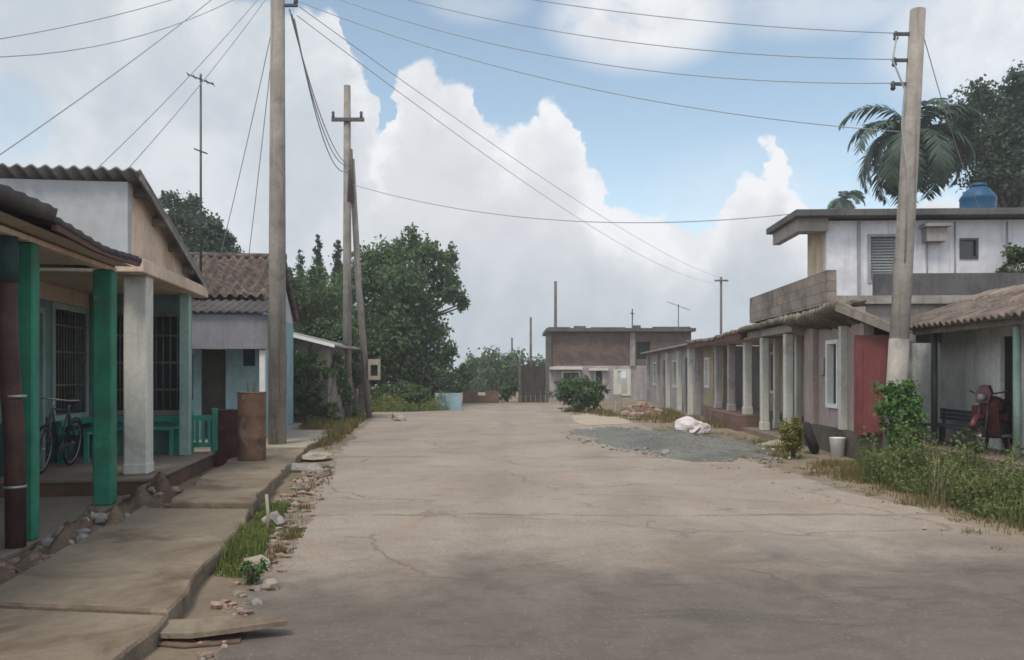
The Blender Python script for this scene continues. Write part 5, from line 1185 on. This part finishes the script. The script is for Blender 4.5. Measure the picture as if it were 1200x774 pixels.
palm('palm_tree', 'small distant palm crown above the flat roof corner', (27.2, 70, 0), PX(988, 234, 70), 2.2, 18, 32, .17)
tree('garden_tree', 'leafy shrub tree growing beside the white upper floor at the right edge', 'tree', [(1190, 300, 14), (1178, 320, 13), (1196, 325, 14), (1205, 295, 16), (1210, 330, 18)], 21.3, LEAFTREE, 2600, .11, (13.0, 21.3, 0), seed=16, trunk_r=.08, deep=.15)
for k, (u, v, r, Y, lab) in enumerate(((556, 428, 15, 72, 'leftmost low tree on the far horizon'), (580, 418, 15, 75, 'tallest round tree on the far horizon'), (604, 424, 15, 74, 'far tree just left of the dark timber gate'), (630, 428, 13, 76, 'far tree behind the dark timber gate'))):
    tree('distant_tree', lab, 'tree', [(u, v, r), (u - r * .7, v + r * .8, r * .9), (u + r * .7, v + r * .9, r * .9), (u, v + r * 1.6, r * 1.2), (u - r * .8, v + r * 2, r), (u + r * .8, v + r * 2, r)], Y, LEAFTREE, 5200, .26, ((u - 600) * Y / F, Y, 0), group='distant trees', seed=40 + k, trunk_r=.16, deep=.4)
bush('leafy_bush', 'dense green bush in front of the dark brick house', (2.75, 34.5, 0), 1.45, .8, 1.3, LEAFTREE, 8500, .12, 51, lobes=18)
bush('leafy_bush', 'tall bright green bush at the foot of the right pole', (6.02, 13.2, 0), .42, .34, 1.55, LEAFBUSH, 8000, .075, 52, lobes=18)
bush('leafy_bush', 'yellow-green shrub beside the nearest white street column', (5.25, 15.9, 0), .36, .3, .80, LEAFYEL, 3600, .055, 53, lobes=11)
bush('leafy_bush', 'small green tuft growing in the gutter in the foreground', (-1.98, 6.45, 0), .13, .2, .22, LEAFMID, 420, .04, 54, lobes=5, cat='plant')
for k, (x, y, rx, h, lab, m) in enumerate(((-5.6, 37.5, 1.0, 1.2, 'left bush of the weedy bank under the big tree', LEAFMID), (-4.2, 37.0, 1.0, 1.0, 'middle bush of the weedy bank under the big tree', LEAFMID), (-3.3, 38.2, .8, 1.3, 'dark bush of the bank behind the pale blue trough', LEAFDK))):
    bush('leafy_bush', lab, (x, y, 0), rx * 1.25, .8, h * 1.1, m, 5200, .11, 60 + k, lobes=12)
bush('leafy_bush', 'dark green bush between the broken brick wall and the big tree', (-2.9, 47, 0), .9, .7, 2.0, LEAFDK, 1900, .15, 70, lobes=7)
# weeds and grass
poly_r = [(4.75, 7.2), (4.9, 9), (4.75, 11.5), (4.7, 13.5), (5.2, 15.2), (6.4, 15.2), (6.9, 13), (6.8, 9), (6.6, 6.5), (5.6, 5.6)]
inner = [(5.15, 7.6), (5.15, 10), (5.1, 12.6), (5.5, 13.6), (6.6, 13.6), (6.8, 11), (6.9, 8), (6.5, 6.4)]
stuff_blades('grass', 'sparse dry tufts creeping over the right road edge', 'grass', [(4.3, 7), (4.5, 11), (4.2, 14.5), (3.6, 17.5), (5.2, 17.5), (5.3, 7)], 1600, .02, .12, .004, GRASSDRY, 31, .05)
stuff_blades('weeds', 'dead straw stalks among the right-hand weeds', 'weeds', inner, 900, .4, .95, .004, STRAW, 32, .2)
stuff_blades('grass', 'yellowing verge grass along the right road edge', 'grass', poly_r, 9000, .05, .22, .006, GRASSDRY, 1, .12)
stuff_blades('weeds', 'tall mixed green weeds in front of the pale wall house', 'weeds', inner, 5000, .15, .7, .006, WEEDM, 2, .12, extra=np.concatenate([weed_leaves(inner, 12000, .5, .055, 3, tuft=.14), weed_leaves(inner, 5000, .85, .06, 13, tuft=.10)]))
stuff_blades('grass', 'green grass growing in the gutter along the left sidewalk', 'grass', [(-2.35, 6.7), (-2.0, 6.6), (-2.35, 8.4), (-2.65, 10.3), (-2.95, 10.2), (-2.72, 8.8)], 5200, .05, .22, .005, GRASSM, 4, .06, extra=weed_leaves([(-2.35, 6.7), (-2.0, 6.6), (-2.35, 8.4), (-2.65, 10.3), (-2.95, 10.2), (-2.72, 8.8)], 1500, .14, .035, 18, tuft=.07))
stuff_blades('grass', 'sparse grass tufts on the road side of the gutter', 'grass', [(-2.2, 7.2), (-1.85, 7.0), (-2.3, 10.4), (-3.1, 15), (-3.45, 14.8), (-2.8, 10.5)], 1500, .04, .13, .005, GRASSDRY, 5, .05)
stuff_blades('grass', 'yellow-green grass strip on the left verge past the tall pole', 'grass', [(-3.7, 17.5), (-4.3, 23), (-5.2, 31), (-7.2, 31), (-6.8, 25), (-4.7, 22.2), (-4.2, 17.5)], 6000, .08, .35, .012, GRASSDRY, 6, .15)
stuff_blades('grass', 'green grass at the foot of the weedy bank', 'grass', [(-6.8, 34), (-4.5, 34.4), (-2.6, 35.8), (-2.3, 39), (-7, 40)], 4500, .1, .65, .010, GRASSM, 7, .22, extra=np.concatenate([weed_leaves([(-6.8, 34), (-4.5, 34.4), (-2.6, 35.8), (-2.3, 39), (-7, 40)], 9000, .75, .10, 17, tuft=.35)]))
stuff_blades('grass', 'grass around the far bush and rubble heap', 'grass', [(2.0, 33), (3.6, 30), (5.2, 24), (6.2, 24), (6.5, 36), (2, 38)], 4500, .08, .3, .012, GRASSDRY, 8, .2)
stuff_blades('grass', 'rough grass on the porch verge by the white street columns', 'grass', [(4.5, 15.5), (5.5, 15.6), (6.0, 19), (5.2, 19.5)], 1500, .05, .2, .006, GRASSDRY, 9, .1)

def pebbles(name, label, poly, n, rmin, rmax, m, seed, z=0.0):
    g = random.Random(seed); mb = MB()
    for p in scatter(poly, n, seed, .0, z):
        r_ = rmin + (rmax - rmin) * g.random() ** 3
        mb.lump((p[0], p[1], p[2] + r_ * .25), (r_, r_ * g.uniform(.6, 1), r_ * g.uniform(.4, .8)), g.randrange(9999), 1, .35)
    return tag(mb.obj(name, m), label, 'debris', kind='stuff')
gut = [(-1.75, 4.6), (-1.6, 4.8), (-1.8, 6.5), (-2.2, 9.3), (-3.0, 14.6), (-3.5, 14.6), (-2.8, 9.9), (-2.3, 7.2)]
pebbles('debris', 'small stones and broken concrete strewn along the left gutter', gut, 260, .01, .06, STONE, 3)
pebbles('debris', 'brown clods and brick bits strewn along the left gutter', gut, 240, .01, .07, RUBBLE, 4)
pebbles('debris', 'brick bits on the dirt strip between porches and left sidewalk', [(-3.5, 5.2), (-4.3, 7.2), (-4.65, 10.6), (-4.1, 11.4), (-4.0, 9.0), (-3.6, 6.4)], 320, .008, .05, RUBBLE, 5)
pebbles('debris', 'loose pebbles scattered over the road and its right edge', [(4.0, 8), (5.0, 8), (4.6, 15), (4.3, 18), (1.6, 19), (1.4, 24), (.8, 24), (2.5, 15)], 260, .006, .03, STONE, 6, .004)
stuff_blades('grass', 'short weeds growing in the dirt strip beside the porches', 'grass', [(-3.6, 5.6), (-4.4, 8), (-4.5, 10.6), (-4.2, 10.6), (-3.9, 8), (-3.55, 6)], 500, .03, .1, .004, GRASSDRY, 21, .05)

def ell(cx, cy, rx, ry, rot, n=24): return [(cx + math.cos(a) * rx * math.cos(rot) - math.sin(a) * ry * math.sin(rot), cy + math.cos(a) * rx * math.sin(rot) + math.sin(a) * ry * math.cos(rot)) for a in [2 * math.pi * k / n for k in range(n)]]
pebbles('gravel_stones', 'loose grey stones over and around the gravel heap', ell(3.55, 19.8, 2.1, 5.0, .2), 650, .012, .05, STONE, 12, .02)
stuff_blades('grass', 'thin grass growing through the edge of the gravel heap', 'grass', ell(3.9, 22.0, 1.9, 3.4, .1), 1600, .04, .16, .005, GRASSM, 33, .12)
